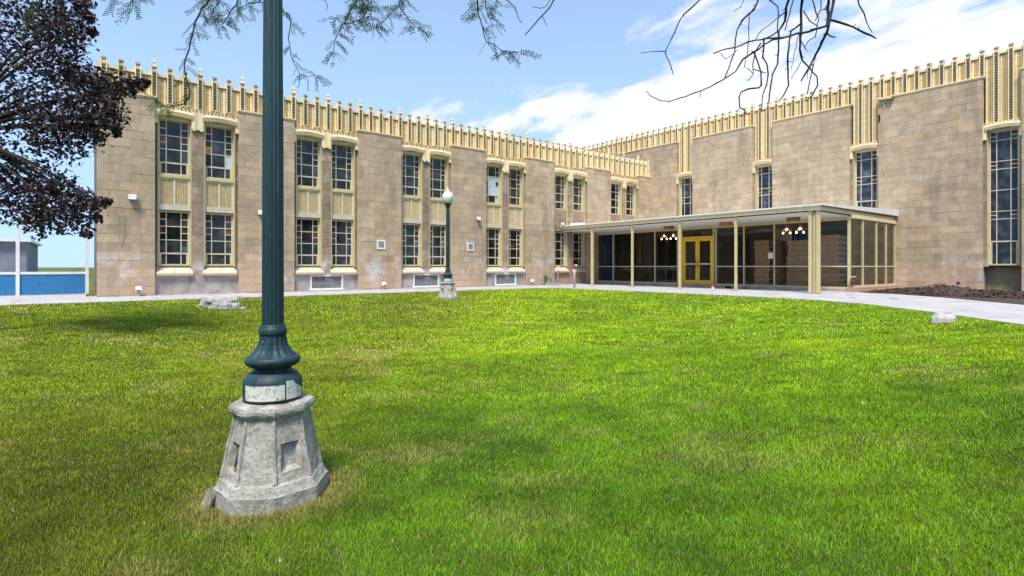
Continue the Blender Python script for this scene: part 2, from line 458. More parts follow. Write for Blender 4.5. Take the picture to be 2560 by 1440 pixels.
def ground_z(x, y):
    d = edge_dist(x, y)
    z = -.56 * (1 - np.exp(-np.maximum(d, 0) / 9.)) / (1 - math.exp(-14 / 9.))
    bump = (fbm(np.asarray(x) * .8, np.asarray(y) * .8, 3, 5) - .5) * .10 * np.clip(d / 2., 0, 1)
    bump = bump * np.clip((np.hypot(np.asarray(x) - .853, np.asarray(y) - 3.39) - .3) / 1.2, 0, 1)
    return z + bump - .02
def sm(a, lo, hi):
    t = np.clip((a - lo) / (hi - lo), 0, 1); return t * t * (3 - 2 * t)
def lawn_col(x, y):
    """colour of the turf: green, yellow-green and dry patches, darker towards the camera"""
    x = np.asarray(x, float); y = np.asarray(y, float)
    ca = .788 * x - .615 * y; cb = .615 * x + .788 * y         # across / along the lawn's length
    n1 = fbm(ca * .42 + 9, cb * .42, 4, 1); n2 = fbm(ca * 1.3, cb * 1.7 + 3, 4, 2); n3 = fbm(ca * 1.5 + 5, cb * 2.1, 4, 3)
    deep = np.array([.088, .21, .008]); mid = np.array([.165, .34, .010]); lime = np.array([.34, .50, .014]); dry = np.array([.46, .40, .12]); olive = np.array([.205, .225, .020])
    def mx(a, b, t): return a * (1 - t[..., None]) + b * t[..., None]
    far = sm(cb, 3.0, 6.5)
    c = mx(np.broadcast_to(deep, x.shape + (3,)), np.broadcast_to(mid, x.shape + (3,)), np.clip(sm(n2, .30, .60) + .25 * far, 0, 1))
    c = mx(c, np.broadcast_to(lime, x.shape + (3,)), np.clip(sm(n1, .40, .68) * .75 + far * .45, 0, 1) * (.35 + .65 * far))
    st = fbm(ca * .55 + 31, cb * 4.5, 3, 41); st2 = fbm(ca * 2.2, cb * 9, 3, 43)
    dash = sm(fbm(ca * 1.5, cb * 8.5, 2, 47), .66, .80) * far
    c = c * (.93 + .12 * sm(st, .34, .62) + .22 * (st2 - .4) - .38 * dash)[..., None]
    left = sm(-ca, .0, 2.6) * (1 - .35 * far)
    c = mx(c, np.broadcast_to(olive, x.shape + (3,)), np.clip(left * (.72 + .9 * (n2 - .35)), 0, .92))
    c = mx(c, np.broadcast_to(dry, x.shape + (3,)), sm(n3, .60, .78) * (.30 + .45 * left))
    c = c * (.80 + .20 * far)[..., None] * (.86 + .30 * sm(fbm(x * 5.5, y * 5.5, 3, 61), .3, .7))[..., None]  # nearer turf set darker than the middle of the lawn
    # drier soil ring round the near lamp's pedestal
    r = np.hypot(x - LAMP1[0], y - LAMP1[1])
    c = mx(c, np.broadcast_to(dry * .85, x.shape + (3,)), np.clip(1 - (r - .34) / .22, 0, 1) * .7)
    c = mx(c, np.broadcast_to(dry * 1.1, x.shape + (3,)), sm(fbm(x * 2.3, y * 2.3, 3, 8), .60, .72) * np.clip(1 - edge_dist(x, y) / .8, 0, 1) * .8)
    return c
LAMP1 = (.853, 3.39)

def grid_mesh():
    def axis(a, b, lo, hi, st):
        inner = np.arange(a, b + 1e-6, st)
        left = []; v = a; s_ = st
        while v > lo: s_ *= 1.6; v -= s_; left.append(v)
        right = []; v = b; s_ = st
        while v < hi: s_ *= 1.6; v += s_; right.append(v)
        return np.concatenate([left[::-1], inner, right])
    xs = axis(-12, 24, -700, 700, .2); ys = axis(-6, 20, -700, 900, .2)
    X, Y = np.meshgrid(xs, ys, indexing='ij')
    Z = ground_z(X, Y)
    v = np.stack([X, Y, Z], -1).reshape(-1, 3)
    nx, ny = len(xs), len(ys)
    i = np.arange(nx - 1)[:, None] * ny + np.arange(ny - 1)[None]
    f = np.stack([i, i + ny, i + ny + 1, i + 1], -1).reshape(-1, 4)
    me = bpy.data.meshes.new('ground')
    me.from_pydata(v.tolist(), [], f.tolist())
    c = lawn_col(X, Y).reshape(-1, 3) * .42
    at = me.attributes.new('col', 'FLOAT_COLOR', 'POINT')
    at.data.foreach_set('color', np.concatenate([c, np.ones((len(c), 1))], 1).astype(np.float32).ravel())
    me.materials.append(M['lawn'])
    me.polygons.foreach_set('use_smooth', [True] * len(f))
    put('ground', me, kind='structure')
grid_mesh()

# pavement: strip along the left wing, apron before the porch, and the walk bending off to the right
def poly_sheet(name, pts, z, th, mat, **p):
    mb = MB(); n = len(pts)
    mb.face([(x, y, z) for x, y in pts], mat)
    for i in range(n):
        a, b = pts[i], pts[(i + 1) % n]
        mb.face([(a[0], a[1], z - th), (b[0], b[1], z - th), (b[0], b[1], z), (a[0], a[1], z)], mat)
    return mb.build(name, **p)
poly_sheet('pavement', [(-60, 17.5), (15.0, 17.5), (15.6, 17.3), (15.9, 16.8), (15.9, 8.2), (15.6, 6.6), (15.0, 5.25), (13.1, 3.2), (11, 1.3), (8, -1.2), (6, -3),
                        (9.5, -3), (16.6, 1.9), (19.6, 4.6), (20.9, 6.2), (21.2, 7.3), (26.6, 7.5), (26.6, 20.8), (-.1, 20.8), (-.1, 60), (-12, 60), (-12, 22), (-60, 22)], 0.0, .12, 'pave', kind='structure')
mb = MB()
for k in range(-4, 13): mb.box(k * 1.5 - .006, k * 1.5 + .006, 17.5, 20.2, .0035, .004, 'joint')
for k in range(5): mb.box(15.9, 21.6, 8.8 + k * 2.46, 8.812 + k * 2.46, .0035, .004, 'joint')
mb.box(15.95, 21.6, 12.2, 12.212, .0045, .005, 'joint')
mb.build('pavement_joints', kind='structure')

# leaf helpers
def leaf_obj(name, parent, V, C, mat):
    """V: (n,4,3) quads, C: (n,3)"""
    n = len(V); me = bpy.data.meshes.new(name)
    me.vertices.add(n * 4); me.vertices.foreach_set('co', V.ravel())
    me.loops.add(n * 4); me.loops.foreach_set('vertex_index', np.arange(n * 4, dtype=np.int32))
    me.polygons.add(n); me.polygons.foreach_set('loop_start', (np.arange(n) * 4).astype(np.int32)); me.update(calc_edges=True)
    a = me.attributes.new('col', 'FLOAT_COLOR', 'FACE'); a.data.foreach_set('color', np.concatenate([C, np.ones((n, 1))], 1).astype(np.float32).ravel())
    me.materials.append(M[mat]); o = put(name, me, parent, kind='stuff'); return o
def rand_quads(P, size, r, flat=.5):
    n = len(P); a = r.normal(size=(n, 3)); a[:, 2] *= flat; a /= np.linalg.norm(a, axis=1)[:, None]
    b = r.normal(size=(n, 3)); b -= (b * a).sum(1)[:, None] * a; b /= np.linalg.norm(b, axis=1)[:, None]
    s = size * r.uniform(.6, 1.3, n)[:, None]
    return np.stack([P - a * s, P + b * s * .55 - a * s * .1, P + a * s, P - b * s * .55 - a * s * .1], 1)

# ------------------------------------------------------------------ grass (nobody could count it)
def make_grass():
    fw = np.array([.615, .788]); rt = np.array([.788, -.615])
    P = []; W = []; H = []
    for d0, d1, dens, w, h in ((1.6, 3.2, 17000, .0028, .027), (3.2, 5.2, 9500, .0040, .030), (5.2, 8.5, 4000, .0065, .033), (8.5, 13, 1500, .012, .036), (13, 26, 520, .022, .038)):
        half = 1.12 * d1
        n = int((d1 - d0) * 2 * half * dens)
        b = rng.uniform(d0, d1, n); a = rng.uniform(-half, half, n)
        k = np.abs(a) < 1.12 * b + .4; a, b = a[k], b[k]
        p = a[:, None] * rt + b[:, None] * fw
        e = edge_dist(p[:, 0], p[:, 1])
        k = (e > .015) & (np.hypot(p[:, 0] - LAMP1[0], p[:, 1] - LAMP1[1]) > .33) & (np.hypot(p[:, 0] - 9.4, p[:, 1] - 15.52) > .35)
        # thin turf where the patch noise is low
        nn = fbm(p[:, 0] * 3, p[:, 1] * 3, 3, 21); k &= rng.random(len(k)) < .55 + 1.2 * nn
        p = p[k]; P.append(p); W.append(np.full(len(p), w)); H.append((1 + .5 * (np.hypot(p[:, 0] - LAMP1[0], p[:, 1] - LAMP1[1]) < .40)) * h * (.65 + .8 * fbm(p[:, 0] * 1.7, p[:, 1] * 1.7, 3, 31)))
    P = np.concatenate(P); W = np.concatenate(W); H = np.concatenate(H); n = len(P)
    z = ground_z(P[:, 0], P[:, 1]) - .004
    ang = rng.uniform(0, 2 * np.pi, n); H = H * rng.uniform(.6, 1.35, n); W = W * rng.uniform(.7, 1.3, n)
    lean = rng.uniform(.1, .85, n); la = rng.uniform(0, 2 * np.pi, n)
    wx, wy = np.cos(ang) * W * .5, np.sin(ang) * W * .5
    lx, ly = np.cos(la) * lean * H, np.sin(la) * lean * H
    v = np.empty((n, 5, 3))
    v[:, 0] = np.stack([P[:, 0] - wx, P[:, 1] - wy, z], 1); v[:, 1] = np.stack([P[:, 0] + wx, P[:, 1] + wy, z], 1)
    mxp = P[:, 0] + lx * .35; myp = P[:, 1] + ly * .35
    v[:, 2] = np.stack([mxp + wx * .8, myp + wy * .8, z + H * .6], 1); v[:, 3] = np.stack([mxp - wx * .8, myp - wy * .8, z + H * .6], 1)
    v[:, 4] = np.stack([P[:, 0] + lx, P[:, 1] + ly, z + H * (1 - .25 * lean)], 1)
    me = bpy.data.meshes.new('lawn_grass')
    me.vertices.add(n * 5); me.vertices.foreach_set('co', v.ravel())
    base = (np.arange(n) * 5)[:, None]
    loops = np.concatenate([base + np.array([[0, 1, 2, 3]]), base + np.array([[3, 2, 4]])], 1).ravel()
    me.loops.add(n * 7); me.loops.foreach_set('vertex_index', loops.astype(np.int32))
    st = np.stack([np.arange(n) * 7, np.arange(n) * 7 + 4], 1).ravel(); me.polygons.add(n * 2)
    me.polygons.foreach_set('loop_start', st.astype(np.int32))
    me.update(calc_edges=True)
    c = lawn_col(P[:, 0], P[:, 1])
    r = rng.random(n)
    c = c * (.42 + 1.25 * rng.random(n) ** 1.15)[:, None] * (1 + .10 * rng.normal(size=(n, 3)) * np.array([1, .4, .5]))
    straw = (rng.random(n) < .07)[:, None]
    c = np.where(straw, np.array([.36, .31, .12]) * rng.uniform(.6, 1.2, n)[:, None], c)
    c = np.clip(np.repeat(c, 2, 0), 0, 1)
    at = me.attributes.new('col', 'FLOAT_COLOR', 'FACE')
    at.data.foreach_set('color', np.concatenate([c, np.ones((len(c), 1))], 1).astype(np.float32).ravel())
    me.materials.append(M['grass'])
    put('lawn_grass', me, kind='stuff', label='mown green lawn grass with yellowish and dry patches', category='grass')
    print('blades', n)
make_grass()
def fallen():
    r = np.random.default_rng(8); n = 170
    b = r.uniform(2.2, 14, n) ; a = r.uniform(-.95, .95, n) * b
    x = a * .788 + b * .615; y = -a * .615 + b * .788; k = edge_dist(x, y) > .1; x, y = x[k], y[k]
    P = np.stack([x, y, ground_z(x, y) + .03], 1); V = rand_quads(P, .013, r, 6)
    C = np.array([[.42, .30, .12]]) * r.uniform(.5, 1.3, (len(P), 1)); kk = r.random(len(P)) < .35; C[kk] = (.55, .52, .42)
    o = leaf_obj('fallen_leaves', None, V, C, 'leafp'); o['label'] = 'small dry fallen leaves scattered over the lawn'; o['category'] = 'leaves'
fallen()

# ------------------------------------------------------------------ facade kit (local frame: x along the wall, y into the building, z up)
STONE_UNIT = {}
def unit_stone():
    mb = MB(); mb.stone(0, 1, 0, 1, 0, 1, 'stone_i', ch=.014); return mb.mesh('stone')
US = unit_stone()
def tint():
    b = random.gauss(1.0, .07)
    w = random.random() ** 3 * .9 if random.random() < .3 else 0
    return (max(.72, min(1.25, b)), w, 0)
CH = .268
def stone_run(x0, x1, row, off=0.):
    """block edges of one course"""
    st = .545; ph = ((row * .5 + off) % 1) * st
    e = [x0]; x = x0 - st + ph
    while x < x1:
        if x > x0 + .12 and x < x1 - .12: e.append(x + random.uniform(-.012, .012))
        x += st
    e.append(x1); return e
def pier(B, x0, x1, z0, ztop, depth, indiv, stuffmb, name='pier', off=0., extra_left=None):
    """stone-faced pier: mortar core, blocks standing 12 mm proud, coping"""
    core = MB()
    core.box(x0 + .006, x1 - .006, .009, depth + .2, z0, ztop - .01, 'mortar')
    core.box(x0 - .03, x1 + .03, -.035, depth + .1, ztop, ztop + .045, 'cream')
    core.box(x0 - .012, x1 + .012, -.016, depth + .1, ztop - .05, ztop - .002, 'cream_dk')
    p = core.build(name, B)
    n = int(round((ztop - .05 - z0) / CH)); h = (ztop - .05 - z0) / n
    for r in range(n):
        e = stone_run(x0, x1, r, off)
        for a, b in zip(e[:-1], e[1:]):
            j = .003; tt = tint(); yo = random.uniform(-.004, .004)
            if indiv:
                o = put('stone', US, p, (a + j, yo, z0 + r * h + j), scale=(b - a - 2 * j, depth - .01, h - 2 * j)); o.color = (*tt, 1)
            else:
                stuffmb.stone(a + j, b - j, z0 + r * h + j, z0 + (r + 1) * h - j, yo, depth, 'stone', tt, .006)
    return p

def bay_wall(mb, x0, x1, z0, z1, y, depth=.2, st=None, mat='brown', h0=.268):
    """coursed brown stone"""
    n = max(1, int(round((z1 - z0) / h0))); h = (z1 - z0) / n
    for r in range(n):
        e = [x0, x1] if st is None else stone_run(x0, x1, r)
        for a, b in zip(e[:-1], e[1:]):
            j = .003
            mb.stone(a + j, b - j, z0 + r * h + j, z0 + (r + 1) * h - j, y + random.uniform(-.003, .003), y + depth, mat, (random.gauss(1, .07), random.random() ** 3 * .5, 0), .005)

def strip_mesh(length, finial):
    """one buttress strip of the terracotta parapet; local z=0 at cap height, hanging down"""
    mb = MB()
    mb.box(-.05, .05, -.06, .1, -length, -.04, 'cream_dk')
    mb.box(-.078, -.05, -.088, .1, -length, -.035, 'cream'); mb.box(.05, .078, -.088, .1, -length, -.035, 'cream')
    z = -.10; i = 0
    while z > -length + .05:
        mb.box(-.046, .046, -.074, -.055, z - .058, z, 'cream' if i == 0 else 'stud'); z -= .098; i += 1
    mb.box(-.078, .078, -.096, .1, -.028, .0, 'cream_dk')
    if finial:
        v = [(-.055, -.075, 0), (.055, -.075, 0), (.055, .04, 0), (-.055, .04, 0), (-.04, -.058, .12), (.04, -.058, .12), (.04, .022, .12), (-.04, .022, .12),
             (-.008, -.026, .27), (.008, -.026, .27), (.008, -.01, .27), (-.008, -.01, .27)]
        q = []
        for k in (0, 4):
            for j in range(4): q.append((k + j, k + (j + 1) % 4, k + 4 + (j + 1) % 4, k + 4 + j))
        q.append((8, 9, 10, 11)); mb.hull(v, q, 'cream')
        mb.box(-.05, .05, -.068, .03, .118, .135, 'cream_dk')
    else:
        mb.box(-.058, .058, -.080, .085, 0, .020, 'stud')
    return mb.mesh('buttress_strip')
def panel_mesh(w, length):
    """fluted cream field between two strips; local z=0 at wall top"""
    mb = MB(); h = w / 2
    k = 6; top = []
    for i in range(k + 1):
        t = i / k * 2 - 1; top.append((t * h, .075 * t * t * abs(t) - .0))
    for i in range(k):
        (xa, za), (xb, zb) = top[i], top[i + 1]
        # coping lip
        mb.hull([(xa, -.05, -.065), (xb, -.05, -.065), (xb, .10, -.065), (xa, .10, -.065), (xa, -.05, za), (xb, -.05, zb), (xb, .10, zb), (xa, .10, za)],
                [(0, 1, 5, 4), (4, 5, 6, 7), (3, 2, 1, 0), (2, 3, 7, 6)], 'cream')
    mb.box(-h, h, .03, .10, -length, -.05, 'cream')
    mb.box(-h + .004, h - .004, .012, .034, -.10, -.066, 'rust')
    mb.box(-.030, .030, .008, .034, -length, -.12, 'yellow')
    mb.box(-h * .80, -.042, -.004, .032, -length, -.12, 'cream'); mb.box(.042, h * .80, -.004, .032, -length, -.12, 'cream')
    z = -.36
    while z > -length:
        mb.box(-h, h, -.006, .0, z - .004, z, 'cream_dk'); z -= .27
    return mb.mesh('parapet_panel')

def window_mesh(w, zb, zt, ht, rows, sash=True):
    """frame and glazing bars; local x=0 left edge; returns mesh and pane rectangles (x0,x1,z0,z1,kind)"""
    mb = MB(); f = .055
    mb.box(0, f, 0, .10, zb, zt, 'frame'); mb.box(w - f, w, 0, .10, zb, zt, 'frame')
    mb.box(f, w - f, .002, .098, zt - .05, zt, 'frame'); mb.box(f, w - f, -.03, .098, zb, zb + .06, 'frame')
    mb.box(f * .6, f * 1.5, .03, .09, zb + .06, zt - .05, 'muntin'); mb.box(w - f * 1.5, w - f * .6, .03, .09, zb + .06, zt - .05, 'muntin')
    x0, x1 = f * 1.5, w - f * 1.5; W = x1 - x0
    c1, c2 = x0 + .225 * W, x0 + .755 * W; b = .013
    for c in (c1, c2): mb.box(c - b, c + b, .045, .085, zb + .06, zt - .05, 'muntin')
    H = zt - .05 - zb - .06; z = zt - .05; panes = []
    for i, (fr_, split) in enumerate(rows):
        za = z - H * fr_; zr = za
        if i < len(rows) - 1:
            thick = i == len(rows) - 2 and sash
            bb = .026 if thick else b
            mb.box(x0, x1, .03 if thick else .047, .083, za - bb, za + bb, 'muntin' if not thick else 'sill')
            if thick: mb.box(x0, x0 + .045, .03, .082, zb + .06, za - bb, 'frame'); mb.box(x1 - .045, x1, .03, .082, zb + .06, za - bb, 'frame')
        if split:
            zm = (z + za) / 2
            for (p, q) in ((x0, c1), (c2, x1)):
                mb.box(p, q, .047, .083, zm - b, zm + b, 'muntin')
                panes.append((p, q, zm, z, 'amber')); panes.append((p, q, za, zm, 'blue'))
        else:
            panes.append((x0, c1, za, z, 'blue2')); panes.append((c2, x1, za, z, 'blue2'))
        panes.append((c1, c2, za, z, 'clear')); z = za
    return mb.mesh('window'), panes
PANE_M = {'amber': 'pane_amber', 'blue': 'pane_blue', 'blue2': 'pane_blue', 'clear': 'pane', 'sky': 'pane_sky'}
PCACHE = {}
def add_window(B, x, y, key, w, zb, zt, rows, single=True, over=None, label=None, clear='clear'):
    if key not in PCACHE:
        PCACHE[key] = window_mesh(w, zb, zt, 0, rows) + ({},)
    me, panes, cache = PCACHE[key]
    p = put('window', me, B, (x, y, 0))
    if label: p['label'] = label
    if not single:
        mb = MB()
        for (a, b_, c, d, k) in panes:
            k = clear if k == 'clear' else k
            mb.box(a, b_, .062, .068, c, d, PANE_M[k])
        mb.build('glazing', p)
        return p
    for i, (a, b_, c, d, k) in enumerate(panes):
        k = clear if k == 'clear' else k
        mat = PANE_M[k]
        if over and i in over: mat = over[i]
        ck = (i, mat)
        if ck not in cache:
            mb = MB(); mb.box(a, b_, .062, .068, c, d, mat); cache[ck] = mb.mesh('pane')
        put('pane', cache[ck], p)
    return p

ARCH = {}
def arch_hood(B, x0, x1, zs):
    """cream hood over a window: flat arch with a swelling roll and two drop brackets"""
    key = (round(x1 - x0, 3), zs)
    if key not in ARCH:
        w = x1 - x0; mb = MB(); K = 10
        prof = [(.20, -.01), (.05, -.01), (.012, .0), (.0, .03), (.028, .045), (.006, .075), (-.006, .12), (.022, .175), (.08, .20)]
        ring = []
        for i in range(K + 1):
            t = i / K; rise = .05 * math.sin(math.pi * t); sw = 1 - .55 * (2 * t - 1) ** 4
            ring.append([(t * w, .02 + y * sw if y < 0 else y + .02, zz + rise) for y, zz in prof])
        v = [p for r in ring for p in r]; n = len(prof); q = []
        for i in range(K):
            for j in range(n - 1): q.append((i * n + j, (i + 1) * n + j, (i + 1) * n + j + 1, i * n + j + 1))
        mb.hull(v, q, 'hood')
        mb.hull([ring[0][j] for j in range(n)], [tuple(range(n))], 'cream'); mb.hull([ring[K][j] for j in range(n)], [tuple(reversed(range(n)))], 'cream')
        ARCH[key] = mb.mesh('window_hood')
    return put('window_hood', ARCH[key], B, (x0, 0, zs))

SM = {}
def get_strip(L, f):
    k = (round(L, 3), f)
    if k not in SM: SM[k] = strip_mesh(L, f)
    return SM[k]
PM = {}
def get_panel(w, L):
    k = (round(w, 3), round(L, 3))
    if k not in PM: PM[k] = panel_mesh(w, L)
    return PM[k]

ROWS_L = ((.27, True), (.262, True), (.262, False), (.206, False))

# ------------------------------------------------------------------ left wing
LW = thing('sandstone_wing', 'two-storey sandstone school wing on the left with paired tall windows and cream crested parapet', 'building', (0, 20.2, 0), 0)
PER = 4.225; ZC = 6.19; ZT = 6.98; ZCAP = 7.20
stuff = MB(); browns = MB(); rend = MB()
piers = [(.16, 1.61)] + [(4.0 + PER * k, 5.82 + PER * k) for k in range(5)] + [(25.125, 26.5)]
for i, (a, b) in enumerate(piers):
    pier(LW, a, b, .03, ZC, .26, i < 4, stuff, off=i * .37)
# body of the wing: back block with flat roof
body = MB()
body.box(.18, 26.3, .62, 14, -.1, 6.4, 'dark_side')
body.box(.165, .22, .24, 14, -.1, 6.9, 'dark_side')
body.box(.2, 26.5, .33, .62, 6.0, 6.94, 'cream_dk')
body.box(.13, 26.3, -.02, .5, -.1, .03, 'concrete_wall')
body.build('wall', LW)
for k in range(6):
    x0 = 1.61 + PER * k; x1 = 4.0 + PER * k if k < 5 else 25.125
    far_bay = k >= 4
    # brown stone jambs and centre mullion, wall under the windows, window-back void
    a1, b1, a2, b2 = x0 + .065, x0 + 1.0, x0 + 1.355, x0 + 2.29
    ym = .13
    bay_wall(browns, x0 - .01, a1, .62, 5.42, ym + .06); bay_wall(browns, b1, a2, .62, 5.36, ym); bay_wall(browns, b2, x1 + .01, .62, 5.42, ym + .05)
    # cement-patched base below the sills
    if k < 4:
        g0, g1 = x0 + .57, x0 + 1.81
        if k == 0: rend.box(x0 - .01, x1 + .01, ym, .4, .02, .64, 'concrete_wall')
        else:
            rend.box(x0 - .01, g0, ym, .4, .02, .64, 'concrete_wall'); rend.box(g1, x1 + .01, ym, .4, .02, .64, 'concrete_wall'); rend.box(g0, g1, ym, .4, .585, .64, 'concrete_wall')
            rend.box(g0, g1, ym, .4, .02, .06, 'concrete_wall')
    else: bay_wall(browns, x0 - .01, x1 + .01, .02, .64, ym, .3, .5)
    for (a, b) in ((a1, b1), (a2, b2)):
        w = b - a
        single = k < 3
        upper_over = None
        if k == 0 and a == a2: upper_over = {6: 'pane_gold', 9: 'pane_blue', 11: 'blind', 14: 'pane_blue'}
        if k == 3 and a == a1: upper_over = {0: 'pane_blue', 7: 'blind', 9: 'blind', 11: 'blind', 12: 'blind', 14: 'blind', 5: 'pane_gold'}
        add_window(LW, a, .27, 'wu', w, 3.84, 5.62, ROWS_L, single or bool(upper_over), upper_over)
        if k < 5:
            lo_over = None
            if k == 0 and a == a2: lo_over = {9: 'pane_teal'} if 'pane_teal' in M else None
            add_window(LW, a, .27, 'wl', w, .93, 2.70, ROWS_L, single, lo_over)
        # frame cheek boards (deep reveals) beside the windows
        ch = MB()
        ch.box(a, a + .028, .13, .272, .9, 5.6, 'frame') ; ch.box(b - .028, b, .13, .272, .9, 5.6, 'frame')
        ch.box(a, b, .2, .33, 5.60, 5.70, 'frame')
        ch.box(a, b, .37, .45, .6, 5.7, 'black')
        ch.build('window_surround', LW)
        if far_bay:
            bay_wall(browns, a + .03, b - .03, 2.72, 3.84, .2, .15)
        else:
            # cream spandrel with two fluted ochre fields
            sp = MB()
            sp.box(a + .028, b - .028, .24, .34, 2.72, 3.84, 'cream')
            sp.box(a + .0, b - .0, .17, .34, 3.76, 3.84, 'frame')
            sp.box(a + .028, b - .028, .19, .34, 2.72, 2.90, 'sill')
            m_ = (a + b) / 2
            sp.box(a + .03, a + .10, .215, .25, 2.9, 3.76, 'muntin'); sp.box(b - .10, b - .03, .215, .25, 2.9, 3.76, 'muntin'); sp.box(m_ - .03, m_ + .03, .205, .25, 2.9, 3.76, 'muntin')
            spo = sp.build('spandrel', LW)
            fl = MB()
            for (p, q) in ((a + .10, m_ - .03), (m_ + .03, b - .10)):
                nf = 7; fw_ = (q - p) / nf
                for i in range(nf):
                    xx = p + i * fw_
                    v = [(xx + .004, .24, 2.91), (xx + fw_ / 2, .212, 2.91), (xx + fw_ - .004, .24, 2.91), (xx + .004, .24, 3.70), (xx + fw_ / 2, .212, 3.70), (xx + fw_ - .004, .24, 3.70)]
                    fl.hull(v, [(0, 1, 4, 3), (1, 2, 5, 4), (3, 4, 5), (2, 1, 0)], 'flute')
            fl.build('fluting', spo, kind='stuff')
        # sloping cream sill of two tiles
        if k < 5:
            hw = (b - a + .08) / 2
            so_ = None
            for i in range(2):
                sl = MB(); xa = a - .04 + i * hw + .003; xb = xa + hw - .006
                v = [(xa, .36, .94), (xb, .36, .94), (xb, .02, .70), (xa, .02, .70), (xa, .36, .63), (xb, .36, .63), (xb, .02, .64), (xa, .02, .64)]
                sl.hull(v, [(3, 2, 1, 0), (7, 6, 2, 3), (4, 7, 3, 0), (6, 5, 1, 2), (4, 5, 6, 7)], 'sill')
                if so_ is None:
                    bs = MB(); bs.box(a - .03, b + .03, .03, .36, .605, .632, 'cream_dk'); so_ = bs.build('sill', LW)
                sl.build('tile', so_)
    # hoods
    arch_hood(LW, x0 + .03, x0 + 1.06, 5.68); arch_hood(LW, x0 + 1.30, x0 + 2.335, 5.68)
    # cream brackets dropping beside and between the hoods
    br = MB()
    for (p, q, zb_) in ((x0 - .005, x0 + .065, 5.42), (b1, a2, 5.36), (b2, x1 + .005, 5.42)):
        br.box(p, q, .07, .3, zb_, 5.93, 'cream'); br.box(p - (.0), q, .06, .3, zb_ + .0, zb_ + .05, 'cream_dk')
        if q - p > .2:
            br.box(p + .03, p + .11, .045, .08, zb_ - .03, 5.93, 'cream'); br.box(q - .11, q - .03, .045, .08, zb_ - .03, 5.93, 'cream')
    br.box(x0 + .005, x1 - .005, .10, .3, 5.90, 6.03, 'cream')
    nb = 22
    for i in range(nb):      # little flower bosses in a band
        xx = x0 + .06 + (x1 - x0 - .12) * i / (nb - 1)
        br.box(xx - .028, xx + .028, .075, .12, 5.965 + .03 * (i % 2), 6.045 + .03 * (i % 2), 'yellow' if i % 2 else 'rust')
    br.build('bracket_band', LW)
# parapet strips and panels
STEP = PER / 10
s0 = 4.13 - 4 * STEP * 1 - PER  # phase
fin_idx = {0, 3, 6}   # offsets after each pier's right edge
i = 0; x = 4.13 - PER + STEP * 0
x = 4.13 - 10 * STEP
seq = []
for k in range(0, 64):
    xs_ = 4.13 + (k - 10) * STEP; ph = k % 10                 # ph 0: left edge of a pier, 4: its right edge, 7: centre of the bay
    if xs_ < .2 or xs_ > 26.1: continue
    seq.append((xs_, ph))
for xs_, ph in seq:
    fin = ph in (0, 4, 7)
    if ph in (0, 1, 2, 3, 4): L = ZCAP - 6.24
    elif ph == 7: L = ZCAP - 5.40
    else: L = ZCAP - 6.09
    put('buttress_strip', get_strip(L, fin), LW, (xs_, .19, ZCAP))
for (xa, pa), (xb, pb) in zip(seq[:-1], seq[1:]):
    L = ZT - 6.24 if pa in (0, 1, 2, 3) else ZT - 6.05
    put('parapet_panel', get_panel(STEP - .156, L), LW, ((xa + xb) / 2, .20, ZT))
for q_ in ((26.1, 26.25, .1, .45, 6.24, 7.25), (.15, .36, .12, .4, 6.24, 7.05)):
    mbp = MB(); mbp.box(*q_, 'cream'); mbp.build('parapet_end', LW)
stuff.build('stone', LW, kind='stuff'); browns.build('brown_stonework', LW, kind='stuff'); rend.build('cement_base', LW, kind='stuff')
# wall grilles below the window pairs
for k in (1, 2, 3):
    x0 = 1.61 + PER * k; g0, g1 = x0 + .57, x0 + 1.81
    g = MB()
    g.box(g0, g1, .10, .2, .06, .10, 'white'); g.box(g0, g1, .10, .2, .545, .585, 'white'); g.box(g0, g0 + .06, .10, .2, .10, .545, 'white'); g.box(g1 - .06, g1, .10, .2, .10, .545, 'white')
    g.box(g0 - .04, g1 + .06, .06, .3, .02, .06, 'white'); g.box(g0 + .06, g1 - .06, .2, .3, .1, .545, 'black')
    for i in range(1, 4):
        xx = g0 + .06 + (g1 - g0 - .12) * i / 4; g.box(xx - .006, xx + .006, .118, .2, .10, .545, 'greypost')
    go = g.build('wall_grille', LW)
    sl = MB()
    for i in range(15):
        zz = .115 + i * .0285; sl.hull([(g0 + .06, .13, zz), (g1 - .06, .13, zz), (g1 - .06, .155, zz + .025), (g0 + .06, .155, zz + .025)], [(0, 1, 2, 3)], 'grille')
    sl.build('louvre', go, kind='stuff')
for (xc, zc_) in ((9.145, 1.785), (13.41, 1.795)):
    g = MB(); h = .18
    g.box(xc - h, xc + h, -.03, .01, zc_ - h, zc_ - h + .055, 'white'); g.box(xc - h, xc + h, -.03, .01, zc_ + h - .055, zc_ + h, 'white')
    g.box(xc - h, xc - h + .055, -.03, .01, zc_ - h + .055, zc_ + h - .055, 'white'); g.box(xc + h - .055, xc + h, -.03, .01, zc_ - h + .055, zc_ + h - .055, 'white')
    g.box(xc - h + .055, xc + h - .055, -.008, .01, zc_ - h + .055, zc_ + h - .055, 'grille')
    for i in range(4): g.box(xc - h + .055, xc + h - .055, -.024, -.006, zc_ - .11 + i * .065, zc_ - .09 + i * .065, 'greypost')
    g.build('small_vent', LW)

